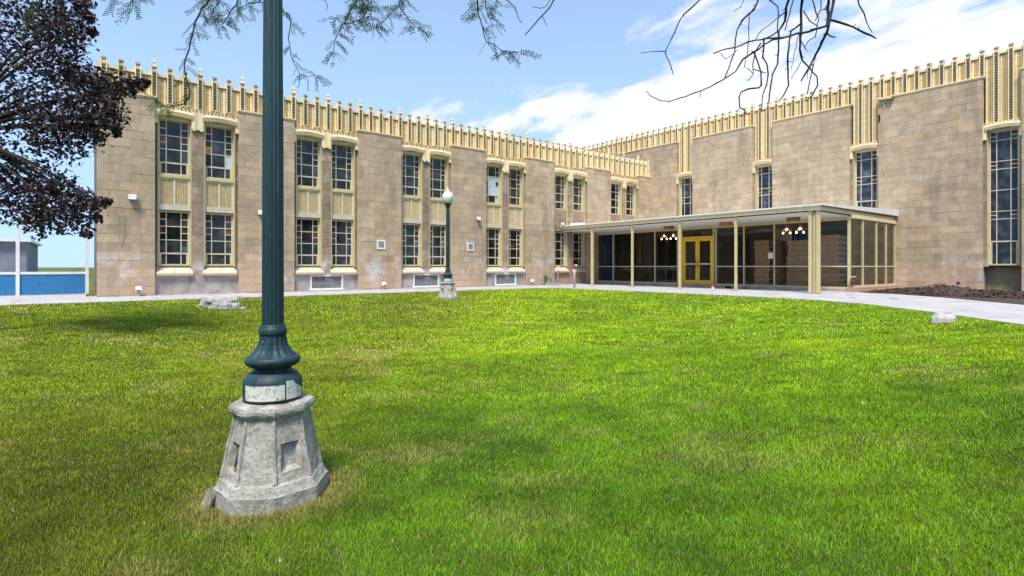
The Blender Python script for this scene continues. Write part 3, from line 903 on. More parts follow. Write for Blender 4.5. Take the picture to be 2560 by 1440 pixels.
# ------------------------------------------------------------------ right wing (local x = -world y)
RW = thing('sandstone_wing', 'taller sandstone wing on the right with blank wall piers, narrow windows and broken cream parapet', 'building', (26.2, 0, 0), -math.pi / 2)
RC = 7.96; RT = 8.79; RCAP = 8.98; RP = 4.455; RS = RP / 11
stuff = MB(); browns = MB()
FY = 2.72      # top of the ground-floor opening behind the porch
for i, (va, vb, z0, ind) in enumerate(((26.0, 18.465, FY, False), (17.41, 13.99, FY, False), (12.965, 9.58, FY, True), (8.483, 5.10, .03, True), (4.03, .6, .03, False), (-.45, -4, .03, False))):
    pier(RW, -va, -vb, z0, RC, .30, ind, stuff, off=i * .29)
seqr = []
for k in range(-40, 60):
    v = 18.50 - k * RS
    if v < -3.9 or v > 25.9: continue
    seqr.append((-v, k % 11))
for xs_, ph in seqr:
    fin = ph in (0, 3)
    if xs_ > -9.9: fin = False
    L = RCAP - 8.01 if ph not in (1, 2) else RCAP - 6.22
    put('buttress_strip', get_strip(L, fin), RW, (xs_, .19, RCAP))
n_ = 10
for r_ in range(n_):
    for a_, b_ in zip(stone_run(-9.75, -7.5, r_)[:-1], stone_run(-9.75, -7.5, r_)[1:]):
        if b_ - a_ > .02: stuff.stone(a_ + .004, b_ - .004, .03 + r_ * .268 + .004, .03 + (r_ + 1) * .268 - .004, .36, .6, 'stone', tint(), .006)
for (xa, pa), (xb, pb) in zip(seqr[:-1], seqr[1:]):
    L = RT - 8.01 if pa not in (0, 1, 2) else RT - 6.19
    put('parapet_panel', get_panel(RS - .156, L), RW, ((xa + xb) / 2, .20, RT))
for (va, vb) in ((18.465, 17.41), (13.99, 12.965), (9.58, 8.483), (5.10, 4.03), (.6, -.45)):
    x0, x1 = -va, -vb; a, b = x0 + .10, x1 - .06
    zlow = 2.72 if vb > 8.4 else .9
    bay_wall(browns, x0 - .01, a, zlow, 5.75, .16); bay_wall(browns, b, x1 + .01, zlow, 5.75, .16)
    rows = ((.115, True), (.257, False), (.115, True), (.257, False), (.256, False))
    key = 'wr%.2f_%.2f' % (b - a, zlow)
    if zlow < 1: rows = ((.06, True), (.16, False), (.06, True), (.16, False), (.16, False), (.06, True), (.17, False), (.17, False))
    add_window(RW, a, .26, key, b - a, 2.95 if zlow > 1 else .95, 5.92, rows, vb > 8.4, clear='sky')
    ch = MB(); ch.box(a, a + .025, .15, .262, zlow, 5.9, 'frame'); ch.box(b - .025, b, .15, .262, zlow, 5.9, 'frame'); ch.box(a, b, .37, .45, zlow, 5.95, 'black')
    ch.box(a, b, .2, .33, 5.915, 5.97, 'frame')
    if zlow > 1: ch.box(a, b, .15, .4, 2.72, 2.95, 'cream')
    ch.build('window_surround', RW)
    arch_hood(RW, a - .03, b + .03, 5.95)
    br = MB(); br.box(x0 - .005, a, .07, .3, 5.62, 6.16, 'cream'); br.box(b, x1 + .005, .07, .3, 5.62, 6.16, 'cream'); br.box(x0 + .005, x1 - .005, .10, .3, 6.14, 6.24, 'cream')
    for i in range(10):
        xx = x0 + .06 + (x1 - x0 - .12) * i / 9; br.box(xx - .028, xx + .028, .075, .12, 6.15 + .02 * (i % 2), 6.22 + .02 * (i % 2), 'yellow' if i % 2 else 'rust')
    br.build('bracket_band', RW)
stuff.build('stone', RW, kind='stuff'); browns.build('brown_stonework', RW, kind='stuff')
body = MB()
body.box(-26, -20.3, .34, 12, -.1, 8.7, 'mortar')              # return behind the left wing
body.box(-20.3, -7.6, .62, .9, 2.72, 8.7, 'mortar'); body.box(-20.3, -7.6, .34, 12, 2.62, 2.72, 'ceiling')
body.box(-7.6, 4.3, .62, 12, -.1, 8.7, 'mortar'); body.box(-20.3, -7.6, .9, 12, 8.3, 8.7, 'roofgrey')
body.box(-26, 4.3, .33, .62, 8.0, 8.75, 'cream_dk')
body.build('wall', RW)
inter = MB()                                                    # ground-floor room behind the porch glass
inter.box(-20.3, -7.7, -4.45, 5.5, .02, .10, 'intfloor'); inter.box(-20.3, -7.7, 5.5, 5.6, .1, 2.62, 'interior')
inter.box(-20.3, -20.1, -4.0, 5.5, .1, 2.62, 'interior_dk'); inter.box(-8.5, -8.3, .35, 5.5, .1, 2.62, 'interior_dk')
inter.box(-17.3, -17.1, -1.5, 5.5, .1, 2.62, 'interior'); inter.box(-13.2, -13.0, 1.6, 5.5, .1, 2.62, 'interior_dk')
inter.box(-12.9, -12.8, .6, .9, .1, 2.6, 'frame'); inter.box(-12.2, -12.1, .6, .7, .1, 2.6, 'greypost')
inter.build('interior_wall', RW)
# broken terracotta hanging at the top of the nearest pier, dark scupper slot
bt = MB()
bt.box(-8.40, -7.98, -.05, .2, 7.85, 8.0, 'cream'); bt.hull([(-8.40, -.12, 7.86), (-7.9, -.16, 7.80), (-7.9, .0, 7.83), (-8.40, .0, 7.88), (-8.40, -.12, 7.90), (-7.9, -.16, 7.84), (-7.9, 0, 7.86), (-8.4, 0, 7.91)],
        [(0, 1, 5, 4), (4, 5, 6, 7), (3, 2, 1, 0), (1, 2, 6, 5), (0, 4, 7, 3)], 'stud')
bt.build('broken_coping', RW, label='broken piece of coping hanging loose')
bt = MB(); bt.box(-8.47, -8.40, -.02, .02, 7.02, 7.30, 'black'); bt.box(-8.45, -8.42, -.06, 0, 7.0, 7.05, 'black'); bt.build('scupper', RW)
bt = MB(); bt.tube([(-8.24, -.02, 7.55), (-8.25, -.03, 7.75)], .02, 'white', 6); bt.build('pipe_stub', RW)

# ------------------------------------------------------------------ entrance porch
PX = 19.2; GX = 21.7
EP = thing('entrance_porch', 'flat-roofed glazed entrance porch with slim khaki posts and yellow double doors', 'porch', (GX, 14, 0), 0)
def ep(mb, name, parent=EP, **p):
    me = mb.mesh(name); o = put(name, me, parent, **p)
    if parent is EP: o.location = (-GX, -14, 0)
    return o
mb = MB()   # roof: thin white edge at the front, thickening against the wall
v = [(PX - .16, 7.78, 2.945), (PX - .16, 20.66, 2.945), (26.15, 20.66, 2.98), (26.15, 7.72, 2.98), (PX - .16, 7.78, 2.995), (PX - .16, 20.66, 2.995), (26.15, 20.66, 3.24), (26.15, 7.72, 3.24)]
mb.hull(v, [(4, 5, 6, 7), (3, 2, 1, 0), (0, 1, 5, 4), (1, 2, 6, 5), (2, 3, 7, 6), (3, 0, 4, 7)], 'white'); ep(mb, 'roof')
mb = MB(); mb.box(PX - .02, 26.1, 7.95, 20.6, 2.72, 2.76, 'ceiling'); ep(mb, 'ceiling')
mb = MB(); mb.box(PX - .10, PX + .04, 7.86, 20.62, 2.80, 2.94, 'beam'); mb.box(PX - .12, PX - .09, 7.84, 20.62, 2.90, 2.944, 'beam'); ep(mb, 'fascia')
mb = MB(); mb.box(PX + .04, 26.12, 7.86, 7.97, 2.80, 2.94, 'beam'); mb.box(GX, 26.12, 7.80, 7.90, 2.66, 2.80, 'beam'); ep(mb, 'fascia')
mb = MB(); mb.box(PX - .05, 26.14, 7.82, 7.86, 2.915, 2.944, 'brownmetal'); ep(mb, 'drip_edge')
for (y, dx, dy, lab) in ((18.28, .10, .11, 0), (15.82, .075, .085, 0), (13.34, .075, .085, 0), (10.88, .075, .085, 0), (8.20, .10, .10, 0), (7.95, .10, .10, 0), (20.62, .05, .09, 0)):
    mb = MB(); mb.box(PX - dx * .5, PX + dx * .5, y - dy * .5, y + dy * .5, .012, 2.80 if y != 20.62 else 2.9, 'post' if y < 20 else 'brownmetal')
    mb.box(PX - dx * .5 - .02, PX + dx * .5 + .02, y - dy * .5 - .02, y + dy * .5 + .02, .0, .018, 'brownmetal')
    ep(mb, 'post')
mb = MB(); mb.box(PX - .02, PX + .06, 8.03, 8.12, .01, 2.8, 'flute'); ep(mb, 'downpipe')
# glazing along x = GX
mull = [20.40, 19.12, 17.82, 16.46, 15.17, 14.94, 13.32, 13.2, 11.92, 10.64, 9.25, 7.93]
zb_, zt_ = .13, 2.66
for y in mull:
    w = .06 if y not in (20.40, 7.93) else .09
    mb = MB(); mb.box(GX - .05, GX + .05, y - w / 2, y + w / 2, .10, 2.72, 'post'); ep(mb, 'mullion')
mb = MB(); mb.box(GX - .045, GX + .045, 7.97, 20.4, 2.60, 2.715, 'frame'); ep(mb, 'head_rail')
def bay(y0, y1, low=True, head=None):
    """pane above and below a transom, with bottom rail"""
    mb = MB(); mb.box(GX - .03, GX + .03, y0, y1, .895, .935, 'muntin'); ep(mb, 'transom')
    mb = MB(); mb.box(GX - .035, GX + .035, y0, y1, .10, .165, 'frame'); ep(mb, 'bottom_rail')
    for (a, b) in ((.165, .895), (.935, 2.60)):
        mb = MB(); mb.box(GX - .004, GX + .004, y0, y1, a, b, 'glass'); ep(mb, 'glass_pane')
for (a, b) in ((19.12, 20.40), (17.82, 19.12), (16.46, 17.82), (15.17, 16.46), (11.92, 13.2), (10.64, 11.92), (9.25, 10.64), (7.93, 9.25)):
    bay(a + .035, b - .035)
mb = MB(); mb.box(GX - .02, GX + .02, 13.35, 14.91, 2.27, 2.60, 'glass'); ep(mb, 'glass_pane')
mb = MB(); mb.box(GX - .05, GX + .05, 13.35, 14.91, 2.20, 2.27, 'gold'); mb.box(GX - .055, GX + .055, 14.87, 14.925, .10, 2.2, 'gold'); mb.box(GX - .055, GX + .055, 13.335, 13.39, .10, 2.2, 'gold'); ep(mb, 'door_frame')
for (a, b, s_) in ((13.395, 14.125, 1), (14.135, 14.865, -1)):
    mb = MB(); f = .10
    mb.box(GX - .025, GX + .025, a, a + f, .11, 2.19, 'gold'); mb.box(GX - .025, GX + .025, b - f, b, .11, 2.19, 'gold')
    mb.box(GX - .024, GX + .024, a + f, b - f, 2.06, 2.19, 'gold'); mb.box(GX - .024, GX + .024, a + f, b - f, .11, .30, 'gold'); mb.box(GX - .026, GX + .026, a + f, b - f, 1.0, 1.06, 'muntin')
    d = ep(mb, 'door')
    mb = MB(); mb.box(GX - .004, GX + .004, a + f, b - f, .30, 1.0, 'glass'); mb.box(GX - .004, GX + .004, a + f, b - f, 1.06, 2.06, 'glass'); g = put('door_glass', mb.mesh('door_glass'), d)
    mb = MB(); yy = b - .05 if s_ > 0 else a + .05
    mb.tube([(GX - .03, yy, .85), (GX - .08, yy, .87), (GX - .08, yy, 1.18), (GX - .03, yy, 1.2)], .012, 'brownmetal', 6); put('door_handle', mb.mesh('door_handle'), d)
# side glazing (y = 7.86) and stepped brick kerb
for x in (22.72, 24.05, 25.1, 26.08):
    w = .05 if x != 24.05 else .10
    mb = MB(); mb.box(x - w / 2, x + w / 2, 7.82, 7.90, .165, 2.66, 'post'); ep(mb, 'mullion')
for (a, b) in ((21.76, 22.69), (22.75, 24.0), (24.1, 25.07), (25.13, 26.05)):
    mb = MB(); mb.box(a, b, 7.83, 7.89, .895, .935, 'muntin'); ep(mb, 'transom')
    mb = MB(); mb.box(a, b, 7.83, 7.89, .165, .22, 'frame'); ep(mb, 'bottom_rail')
    for (p, q) in ((.22, .895), (.935, 2.66)):
        mb = MB(); mb.box(a, b, 7.856, 7.864, p, q, 'glass_side'); ep(mb, 'glass_pane')
mb = MB(); mb.stone(21.45, 26.15, .085, .165, 7.66, 7.95, 'brown', (1.25, .1, 0), .01); mb.stone(21.35, 26.15, .004, .082, 7.58, 7.95, 'brown', (1.1, .2, 0), .01)
ep(mb, 'brick_kerb')
mb = MB(); mb.box(21.62, 21.9, 8.0, 20.4, .004, .10, 'concrete_wall'); ep(mb, 'threshold')
mb = MB(); mb.box(21.50, 21.66, 7.74, 7.80, .38, .55, 'brownmetal'); mb.box(21.46, 21.70, 7.70, 7.84, .52, .56, 'post'); ep(mb, 'hose_bracket')
# navy doors with long gold pulls just inside the left glass bays
ND = thing('navy_door', 'tall navy door with long gold pull behind the leftmost porch glass', 'door', (22.0, 19.2, .1))
mb = MB(); mb.box(0, .05, -.02, .98, 0, 2.5, 'navy'); mb.build('door_leaf', ND)
mb = MB(); mb.tube([(-.05, .75, 1.0), (-.05, .75, 2.05)], .022, 'gold', 8); mb.tube([(-.05, .75, 1.1), (0, .75, 1.1)], .012, 'gold', 6); mb.tube([(-.05, .75, 1.95), (0, .75, 1.95)], .012, 'gold', 6); mb.build('door_pull', ND)
ND2 = thing('black_door', 'black door with copper-toned pull behind the third porch glass bay', 'door', (22.1, 17.9, .1))
mb = MB(); mb.box(0, .05, -.9, 1.2, 0, 2.5, 'black'); mb.build('door_leaf', ND2)
mb = MB(); mb.tube([(-.05, -.25, 1.0), (-.05, -.25, 1.95)], .022, 'copper', 8); mb.tube([(-.05, -.25, 1.1), (0, -.25, 1.1)], .012, 'copper', 6); mb.tube([(-.05, -.25, 1.85), (0, -.25, 1.85)], .012, 'copper', 6); mb.build('door_pull', ND2)
o = MB(); o.lathe([(.001, .1), (.09, .09), (.12, .03), (.13, 0)], 'globe', 16); tag(o.build('dome_light', loc=(22.1, 14.05, 2.42)), 'round white dome light seen through glass above the yellow doors', 'lamp')
# chandeliers
def chandelier(loc, label, group='bare-bulb light fittings under the porch ceiling'):
    c = thing('bulb_chandelier', label, 'chandelier', loc, 0, group)
    mb = MB(); mb.box(-.14, .14, -.19, .19, -.13, 0, 'brownmetal'); mb.build('ceiling_box', c)
    for sy in (-.24, .24):
        mb = MB(); mb.tube([(0, sy * .6, -.13), (0, sy, -.24), (0, sy, -.34)], .012, 'copper', 6)
        for a in range(4):
            an = a * math.pi / 2 + .5
            dx, dy = math.cos(an) * .10, math.sin(an) * .12; dz = -.12 if a % 2 else -.03
            mb.tube([(0, sy, -.30), (dx, sy + dy, -.36 + dz)], .007, 'copper', 5)
        st = mb.build('arm', c)
        for a in range(4):
            an = a * math.pi / 2 + .5
            dx, dy = math.cos(an) * .10, math.sin(an) * .12; dz = -.15 if a % 2 else -.02
            s2 = MB(); s2.lathe([(.018, .07), (.045, .0)], 'copper', 10, (dx, sy + dy)); q = s2.build('shade', st); q.location = (0, 0, -.38 + dz)
            b2 = MB(); b2.lathe([(.005, -.032), (.024, -.02), (.032, 0), (.024, .02), (.01, .035)], 'bulb', 10, (dx, sy + dy)); q = b2.build('bulb', st, True); q.location = (0, 0, -.42 + dz)
    return c
chandelier((20.4, 9.32, 2.72), 'copper chandelier with eight lit bulbs hanging before the tall carton stacks')
chandelier((20.4, 14.75, 2.72), 'copper chandelier with lit bulbs hanging beside the yellow doors')
mb = MB(); mb.box(-.13, .13, -.22, .22, -.14, 0, 'copper'); tag(mb.build('ceiling_box', loc=(20.4, 11.99, 2.72)), 'orange-brown ceiling box on the porch soffit right of the doors', 'ceiling light')
# stacked cartons inside
def cartons(x, y, n, w, d, h, lab, tw=0.):
    for i in range(n):
        where = ['bottom one', 'second from the bottom', 'third from the bottom', 'fourth from the bottom', 'fifth from the bottom'][i] if i < 5 else ['top one', 'second from the top', 'third from the top', 'fourth from the top', 'fifth from the top'][n - 1 - i]
        c = thing('carton', '%s, %s' % (lab, where), 'carton', (x + random.uniform(-.02, .02), y + random.uniform(-.03, .03), .10 + i * h), tw + random.uniform(-.03, .03), lab)
        mb = MB(); mb.box(-w / 2, w / 2, -d / 2, d / 2, .004, h - .006, 'carton'); mb.build('box', c)
        mb = MB(); mb.box(-w / 2 - .004, -w / 2 + .0, -d / 2 + .02, d / 2 - .02, h * .78, h * .86, 'carton_edge'); mb.build('flap_edge', c)
        mb = MB(); mb.box(-w / 2 - .012, w / 2 + .012, -d / 2 - .014, -d / 2 + .03, h * .35, h * .7, 'whitewrap'); mb.build('strap_end', c)
cartons(22.45, 11.35, 10, .8, .62, .19, 'flat brown carton in the leftmost stack')
cartons(22.4, 9.85, 9, .8, .86, .205, 'flat brown carton in the wide middle stack')
cartons(22.35, 8.72, 10, .8, .72, .20, 'flat brown carton in the rightmost stack')
mb = MB(); mb.box(0, .03, -.45, .3, 0, .5, 'interior'); tag(mb.build('pinboard', loc=(23.0, 11.0, 2.0)), 'pale grey board leaning above the leftmost carton stack', 'board')
mb = MB(); mb.box(0, .004, -.10, .10, -.12, .12, 'whitewrap'); tag(mb.build('paper_notice', loc=(21.68, 10.80, 1.35)), 'white paper notice taped inside the glass beside a mullion', 'notice')
# pale draped table and chairs behind the glass left of the doors
TB = thing('folding_table', 'grey folding table standing inside left of the yellow doors', 'table', (23.3, 16.1, .1))
mb = MB(); mb.box(-.35, .35, -.8, .8, .70, .74, 'greypost'); mb.build('table_top', TB)
for (a, b) in ((-.3, -.7), (.3, -.7), (-.3, .7), (.3, .7)):
    mb = MB(); mb.box(a - .02, a + .02, b - .02, b + .02, 0, .70, 'greypost'); mb.build('leg', TB)

# ------------------------------------------------------------------ lamp posts
CAM_BEAR = math.atan2(-LAMP1[1], -LAMP1[0])
def build_lamp(loc, rz, label):
    L = thing('lamp_post', label, 'lamp post', loc, rz)
    N = 8; va = [math.radians(2) + k * math.pi / 4 for k in range(N)]
    ring = lambda r, z: [Vector((r * math.cos(a), r * math.sin(a), z)) for a in va]
    mb = MB()
    def band(r0, z0, r1, z1, mat='pedestal'):
        A, Bq = ring(r0, z0), ring(r1, z1)
        for k in range(N): mb.face([A[k], A[(k + 1) % N], Bq[(k + 1) % N], Bq[k]], mat)
    band(.352, -.25, .352, .075); band(.350, .075, .338, .085); band(.338, .085, .318, .125); band(.318, .125, .300, .135)
    A, T = ring(.300, .135), ring(.222, .475)
    for k in range(N):
        bl, br, tl, tr_ = A[k], A[(k + 1) % N], T[k], T[(k + 1) % N]
        def P(s, t, d=0.):
            p = (bl * (1 - s) + br * s) * (1 - t) + (tl * (1 - s) + tr_ * s) * t
            nn = Vector((p.x, p.y, 0)).normalized(); return p - nn * d
        if k % 2 == 0:
            s0_, s1_, t0, t1 = .19, .81, .15, .60
            for (a, b, c, d) in ((0, 1, 0, t0), (0, s0_, t0, t1), (s1_, 1, t0, t1), (0, 1, t1, 1)):
                mb.face([P(a, c), P(b, c), P(b, d), P(a, d)], 'pedestal')
            i0, i1, j0, j1 = s0_ + .05, s1_ - .05, t0 + .06, t1 - .03
            D = .040
            mb.face([P(i0, j0, D), P(i1, j0, D), P(i1, j1, D), P(i0, j1, D)], 'pedestal')
            mb.face([P(s0_, t0), P(s1_, t0), P(i1, j0, D), P(i0, j0, D)], 'pedestal'); mb.face([P(i0, j1, D), P(i1, j1, D), P(s1_, t1), P(s0_, t1)], 'pedestal')
            mb.face([P(s0_, t0), P(i0, j0, D), P(i0, j1, D), P(s0_, t1)], 'pedestal'); mb.face([P(i1, j0, D), P(s1_, t0), P(s1_, t1), P(i1, j1, D)], 'pedestal')
            # raised pointed-arch field above the niche
            ar = [(.16, .66), (.84, .66), (.82, .78), (.62, .92), (.5, .97), (.38, .92), (.18, .78)]
            outer = [P(s, t, -.001) for s, t in ar]; inner = [P(.5 + (s - .5) * .86, .5 + (t - .5) * .93 + .01, .010) for s, t in ar]
            m_ = len(ar)
            for q in range(m_): mb.face([outer[q], outer[(q + 1) % m_], inner[(q + 1) % m_], inner[q]], 'pedestal')
            mb.face(inner, 'pedestal')
        else:
            mb.face([P(0, 0), P(1, 0), P(1, 1), P(0, 1)], 'pedestal')
    band(.222, .475, .236, .483); 
    for k in range(N):    # rounded corner ribs
        a = A[k] * 1.0; b = T[k] * 1.0
        mb.tube([a, b], [.013, .011], 'pedestal', 6, False)
    # rounded cap
    prof = [(.236, .483), (.250, .490), (.262, .505), (.264, .522), (.256, .540), (.240, .548), (.19, .552), (.02, .553)]
    for (r0, z0), (r1, z1) in zip(prof[:-1], prof[1:]): band(r0, z0, r1, z1)
    po = mb.build('pedestal', L)
    w_ = po.modifiers.new('weld', 'WELD'); w_.merge_threshold = .0006
    sb = po.modifiers.new('subdivide', 'SUBSURF'); sb.subdivision_type = 'SIMPLE'; sb.levels = sb.render_levels = 3
    for nm, sc_, st_ in (('coarse', .09, .016), ('fine', .018, .006)):
        tx = bpy.data.textures.new('weathering_' + nm, 'CLOUDS'); tx.noise_scale = sc_; tx.noise_depth = 3
        dm = po.modifiers.new('weathering', 'DISPLACE'); dm.texture = tx; dm.strength = st_; dm.mid_level = .5; dm.texture_coords = 'LOCAL'
    mb = MB(); mb.hull([(-.06, -.025, -.12), (.05, -.025, -.12), (.05, .015, -.12), (-.06, .015, -.12), (-.03, -.010, .05), (.02, -.016, .105), (.02, .008, .10), (-.03, .010, .05)],
            [(0, 1, 5, 4), (1, 2, 6, 5), (2, 3, 7, 6), (3, 0, 4, 7), (4, 5, 6, 7)], 'pedestal')
    ch = mb.build('broken_chip', L); ch.location = (.40 * math.cos(math.radians(-80)), .40 * math.sin(math.radians(-80)), .0); ch.rotation_euler = (-.28, 0, math.radians(15))
    # dark rusty slot in the left niche
    mb = MB(); sa = va[6] + math.pi / 8; rr = .247
    tdir = Vector((-math.sin(sa), math.cos(sa), 0)); ndir = Vector((math.cos(sa), math.sin(sa), 0))
    def q(s, z, r): return ndir * r + tdir * s + Vector((0, 0, z))
    f0 = lambda z: rr * math.cos(math.pi / 8) * 1.0
    pts = [q(.014, .215, .252), q(.046, .21, .252), q(.05, .28, .236), q(.036, .315, .229), q(.018, .285, .235)]
    mb.face(pts, 'black'); mb.face([q(.012, .185, .259), q(.042, .185, .259), q(.046, .21, .2525), q(.014, .215, .2525)], 'rust')
    mb.build('rusty_slot', L)
    # cast base of the post
    mb = MB()
    mb.lathe([(.168, .553), (.176, .557), (.176, .575), (.178, .62), (.176, .665), (.168, .680), (.150, .704), (.122, .720), (.112, .727), (.112, .746)], 'teal', 48)
    mb.build('post_base', L, True)
    mb = MB(); mb.lathe([(.113, .742), (.135, .747), (.158, .760), (.168, .777), (.168, .790), (.158, .802), (.148, .808)], 'teal', 48); mb.build('torus_ring', L, True)
    mb = MB(); mb.lathe([(.150, .806), (.128, .822), (.106, .845), (.092, .872), (.084, .903), (.080, .932)], 'teal', 64, flute=16, fd=.10); mb.build('fluted_bell', L, False)
    mb = MB(); mb.lathe([(.070, .927), (.082, .932), (.085, .938), (.085, .965), (.080, .971), (.074, .976), (.074, .988), (.066, .992)], 'teal', 40); mb.build('collar', L, True)
    mb = MB(); mb.lathe([(.067, .99), (.066, 1.3), (.064, 2.0), (.058, 2.9), (.055, 3.02)], 'teal', 64, flute=16, fd=.085); mb.build('shaft', L, False)
    # flaking pale patch panels on the base
    mb = MB()
    for (a0, a1, z0, z1a) in ((-60, 22, .572, .658), (24.5, 68, .572, .662)):
        k = 8
        for i in range(k):
            p, q_ = math.radians(a0 + (a1 - a0) * i / k), math.radians(a0 + (a1 - a0) * (i + 1) / k); r = .1815
            if a0 > -20: ztop_a = z1a + .015 * (i < 4) - .008 * max(0, i - 3); ztop_b = z1a + .015 * (i + 1 < 4) - .008 * max(0, i - 2)
            else: ztop_a = ztop_b = z1a
            mb.face([(r * math.cos(p), r * math.sin(p), z0), (r * math.cos(q_), r * math.sin(q_), z0), (r * math.cos(q_), r * math.sin(q_), ztop_b), (r * math.cos(p), r * math.sin(p), ztop_a)], 'patch')
    o = mb.build('flaking_panel', L)
    mb = MB()
    for a in (-62, 23.3):
        p = math.radians(a); mb.tube([(.182 * math.cos(p), .182 * math.sin(p), .560), (.182 * math.cos(p), .182 * math.sin(p), .664)], .0025, 'black', 5)
    mb.build('panel_seam', L)
    # head: fitter, acorn globe, finial
    mb = MB(); mb.lathe([(.055, 3.02), (.075, 3.04), (.07, 3.07), (.085, 3.10), (.125, 3.15), (.125, 3.17)], 'teal', 28); mb.build('fitter', L, True)
    mb = MB(); mb.lathe([(.11, 3.17), (.135, 3.21), (.165, 3.30), (.172, 3.37), (.165, 3.43), (.135, 3.50), (.09, 3.545), (.055, 3.565), (.06, 3.575), (.062, 3.60), (.04, 3.625), (.022, 3.64), (.032, 3.66), (.03, 3.685), (.002, 3.71)], 'globe', 28); mb.build('globe', L, True)
    for ch_ in [o for o in bpy.data.objects if o.parent == L]:
        k = .89 if ch_.name.split('.')[0] in ('pedestal', 'rusty_slot') else 1. if ch_.name.split('.')[0] == 'globe' else .915
        if ch_.name.startswith('broken_chip'): ch_.location.x *= .87; ch_.location.y *= .87
        else: ch_.scale = (k, k, 1)
    return L
zl = -.43
lamp = build_lamp((LAMP1[0], LAMP1[1], zl), CAM_BEAR + math.radians(0), 'large teal fluted lamp post on pitted concrete pedestal in the foreground lawn')
lamp2 = copy_tree(lamp); lamp2.location = (9.4, 15.52, float(ground_z(9.4, 15.52)) + .0)
lamp2.scale = (1.13, 1.13, 1.0); lamp2['label'] = 'distant dark teal lamp post with white acorn globe near the left wing'
lamp2.rotation_euler.z = math.atan2(-15.52, -9.4) + .3
for o in (lamp, lamp2): o['group'] = 'acorn-globe lamp posts on the lawn'

# ------------------------------------------------------------------ small things
def floodlight(loc, label, s=1.):
    f = thing('floodlight', label, 'wall light', loc, 0, 'white floodlights on the left wing piers')
    mb = MB(); mb.box(-.05 * s, .05 * s, -.03, 0, -.05 * s, .05 * s, 'white'); mb.build('back_box', f)
    mb = MB(); mb.hull([(-.10 * s, -.03, -.03), (.10 * s, -.03, -.03), (.10 * s, -.17, -.07), (-.10 * s, -.17, -.07), (-.10 * s, -.03, .09), (.10 * s, -.03, .09), (.10 * s, -.15, .06), (-.10 * s, -.15, .06)],
            [(0, 1, 5, 4), (1, 2, 6, 5), (3, 7, 6, 2), (3, 0, 4, 7), (4, 5, 6, 7)], 'white'); mb.build('housing', f)
    mb = MB(); mb.face([(-.09 * s, -.165, -.072), (.09 * s, -.165, -.072), (.09 * s, -.035, -.034), (-.09 * s, -.035, -.034)], 'black'); mb.build('lens', f)
    return f
floodlight((1.02, 20.2, 3.02), 'white floodlight high on the leftmost pier above pale drip stains')
floodlight((4.66, 20.2, 2.775), 'white floodlight half hidden by the near lamp post', .8)
floodlight((13.79, 20.2, 3.07), 'small white floodlight on the pier right of the distant lamp', .8)
def ground_light(loc, label):
    f = thing('bollard_light', label, 'light', loc, 0, 'low up-lights at the wall foot')
    mb = MB(); mb.box(-.045, .045, -.05, .04, 0, .16, 'greypost'); mb.build('stem', f)
    mb = MB(); mb.hull([(-.075, -.10, .15), (.075, -.10, .15), (.075, .05, .15), (-.075, .05, .15), (-.075, -.05, .27), (.075, -.05, .27), (.075, .05, .30), (-.075, .05, .30)],
            [(3, 2, 1, 0), (0, 1, 5, 4), (1, 2, 6, 5), (2, 3, 7, 6), (3, 0, 4, 7), (4, 5, 6, 7)], 'white'); mb.build('hood', f)
    mb = MB(); mb.face([(-.065, -.102, .16), (.065, -.102, .16), (.065, -.078, .20), (-.065, -.078, .20)], 'black'); mb.build('lens', f)
ground_light((1.17, 20.05, .0), 'small hooded white light at the foot of the leftmost pier')
ground_light((9.2, 20.05, .0), 'small hooded white light at the foot of the pier left of the distant lamp')
ground_light((16.9, 20.05, .0), 'small hooded white light at the wall foot beside the green valve')
mb = MB(); mb.tube([(1.06, 20.19, 2.86), (1.1, 20.188, 2.7), (1.13, 20.19, 2.45), (1.25, 20.19, 1.7)], .007, 'conc', 5)
mb.tube([(.85, 20.19, 2.5), (.82, 20.19, 1.8), (.74, 20.19, 1.5)], .006, 'conc', 5); tag(mb.build('loose_cable'), 'thin pale cable hanging down the leftmost pier from the floodlight', 'cable')
rp = thing('marker_post', 'grey steel marker post with red and white cap at the lawn corner', 'post', (16.52, 16.78, 0))
mb = MB(); mb.lathe([(.05, 0), (.05, .86)], 'greypost', 16); mb.build('pipe', rp, True)
mb = MB(); mb.lathe([(.075, .84), (.085, .86), (.085, .94), (.06, .99), (.02, 1.0)], 'red', 16); mb.tube([(.0, 0, .95), (.06, -.10, .96)], .045, 'white', 8); mb.build('cap', rp, False)
gv = thing('backflow_valve', 'green capped valve pipe standing at the wall by the porch', 'valve', (17.73, 20.0, 0))
mb = MB(); mb.tube([(0, 0, 0), (0, 0, .28)], .035, 'black', 10); mb.build('riser', gv)
mb = MB(); mb.lathe([(.06, .28), (.10, .32), (.10, .45), (.05, .50)], 'greenvalve', 12); mb.tube([(.05, 0, .3), (.28, -.05, .34), (.30, -.05, .1)], .03, 'brownmetal', 8); mb.build('valve_body', gv)
mb = MB(); mb.box(-.38, .38, -.16, .16, 0, .15, 'greypost'); mb.box(-.36, .36, -.14, .14, .15, .17, 'greenvalve'); tag(mb.build('utility_box', loc=(18.0, 19.75, 0)), 'low grey-green utility box on the pavement beside the porch post', 'box')
ou = thing('outlet_pedestal', 'white outlet box on a thin stake beside the porch end post', 'outlet', (18.45, 19.9, 0))
mb = MB(); mb.box(-.06, .06, -.05, .03, .72, .92, 'white'); mb.build('outlet_box', ou); mb = MB(); mb.box(-.02, .02, -.02, .02, 0, .72, 'greypost'); mb.build('stake', ou)
mb = MB(); mb.lathe([(.05, -.03), (.09, .0), (.09, .06), (.05, .11), (.005, .13)], 'white', 14); tag(mb.build('security_camera', loc=(18.95, 20.1, 3.02), smooth=True), 'small white dome on the left tip of the porch roof', 'camera')
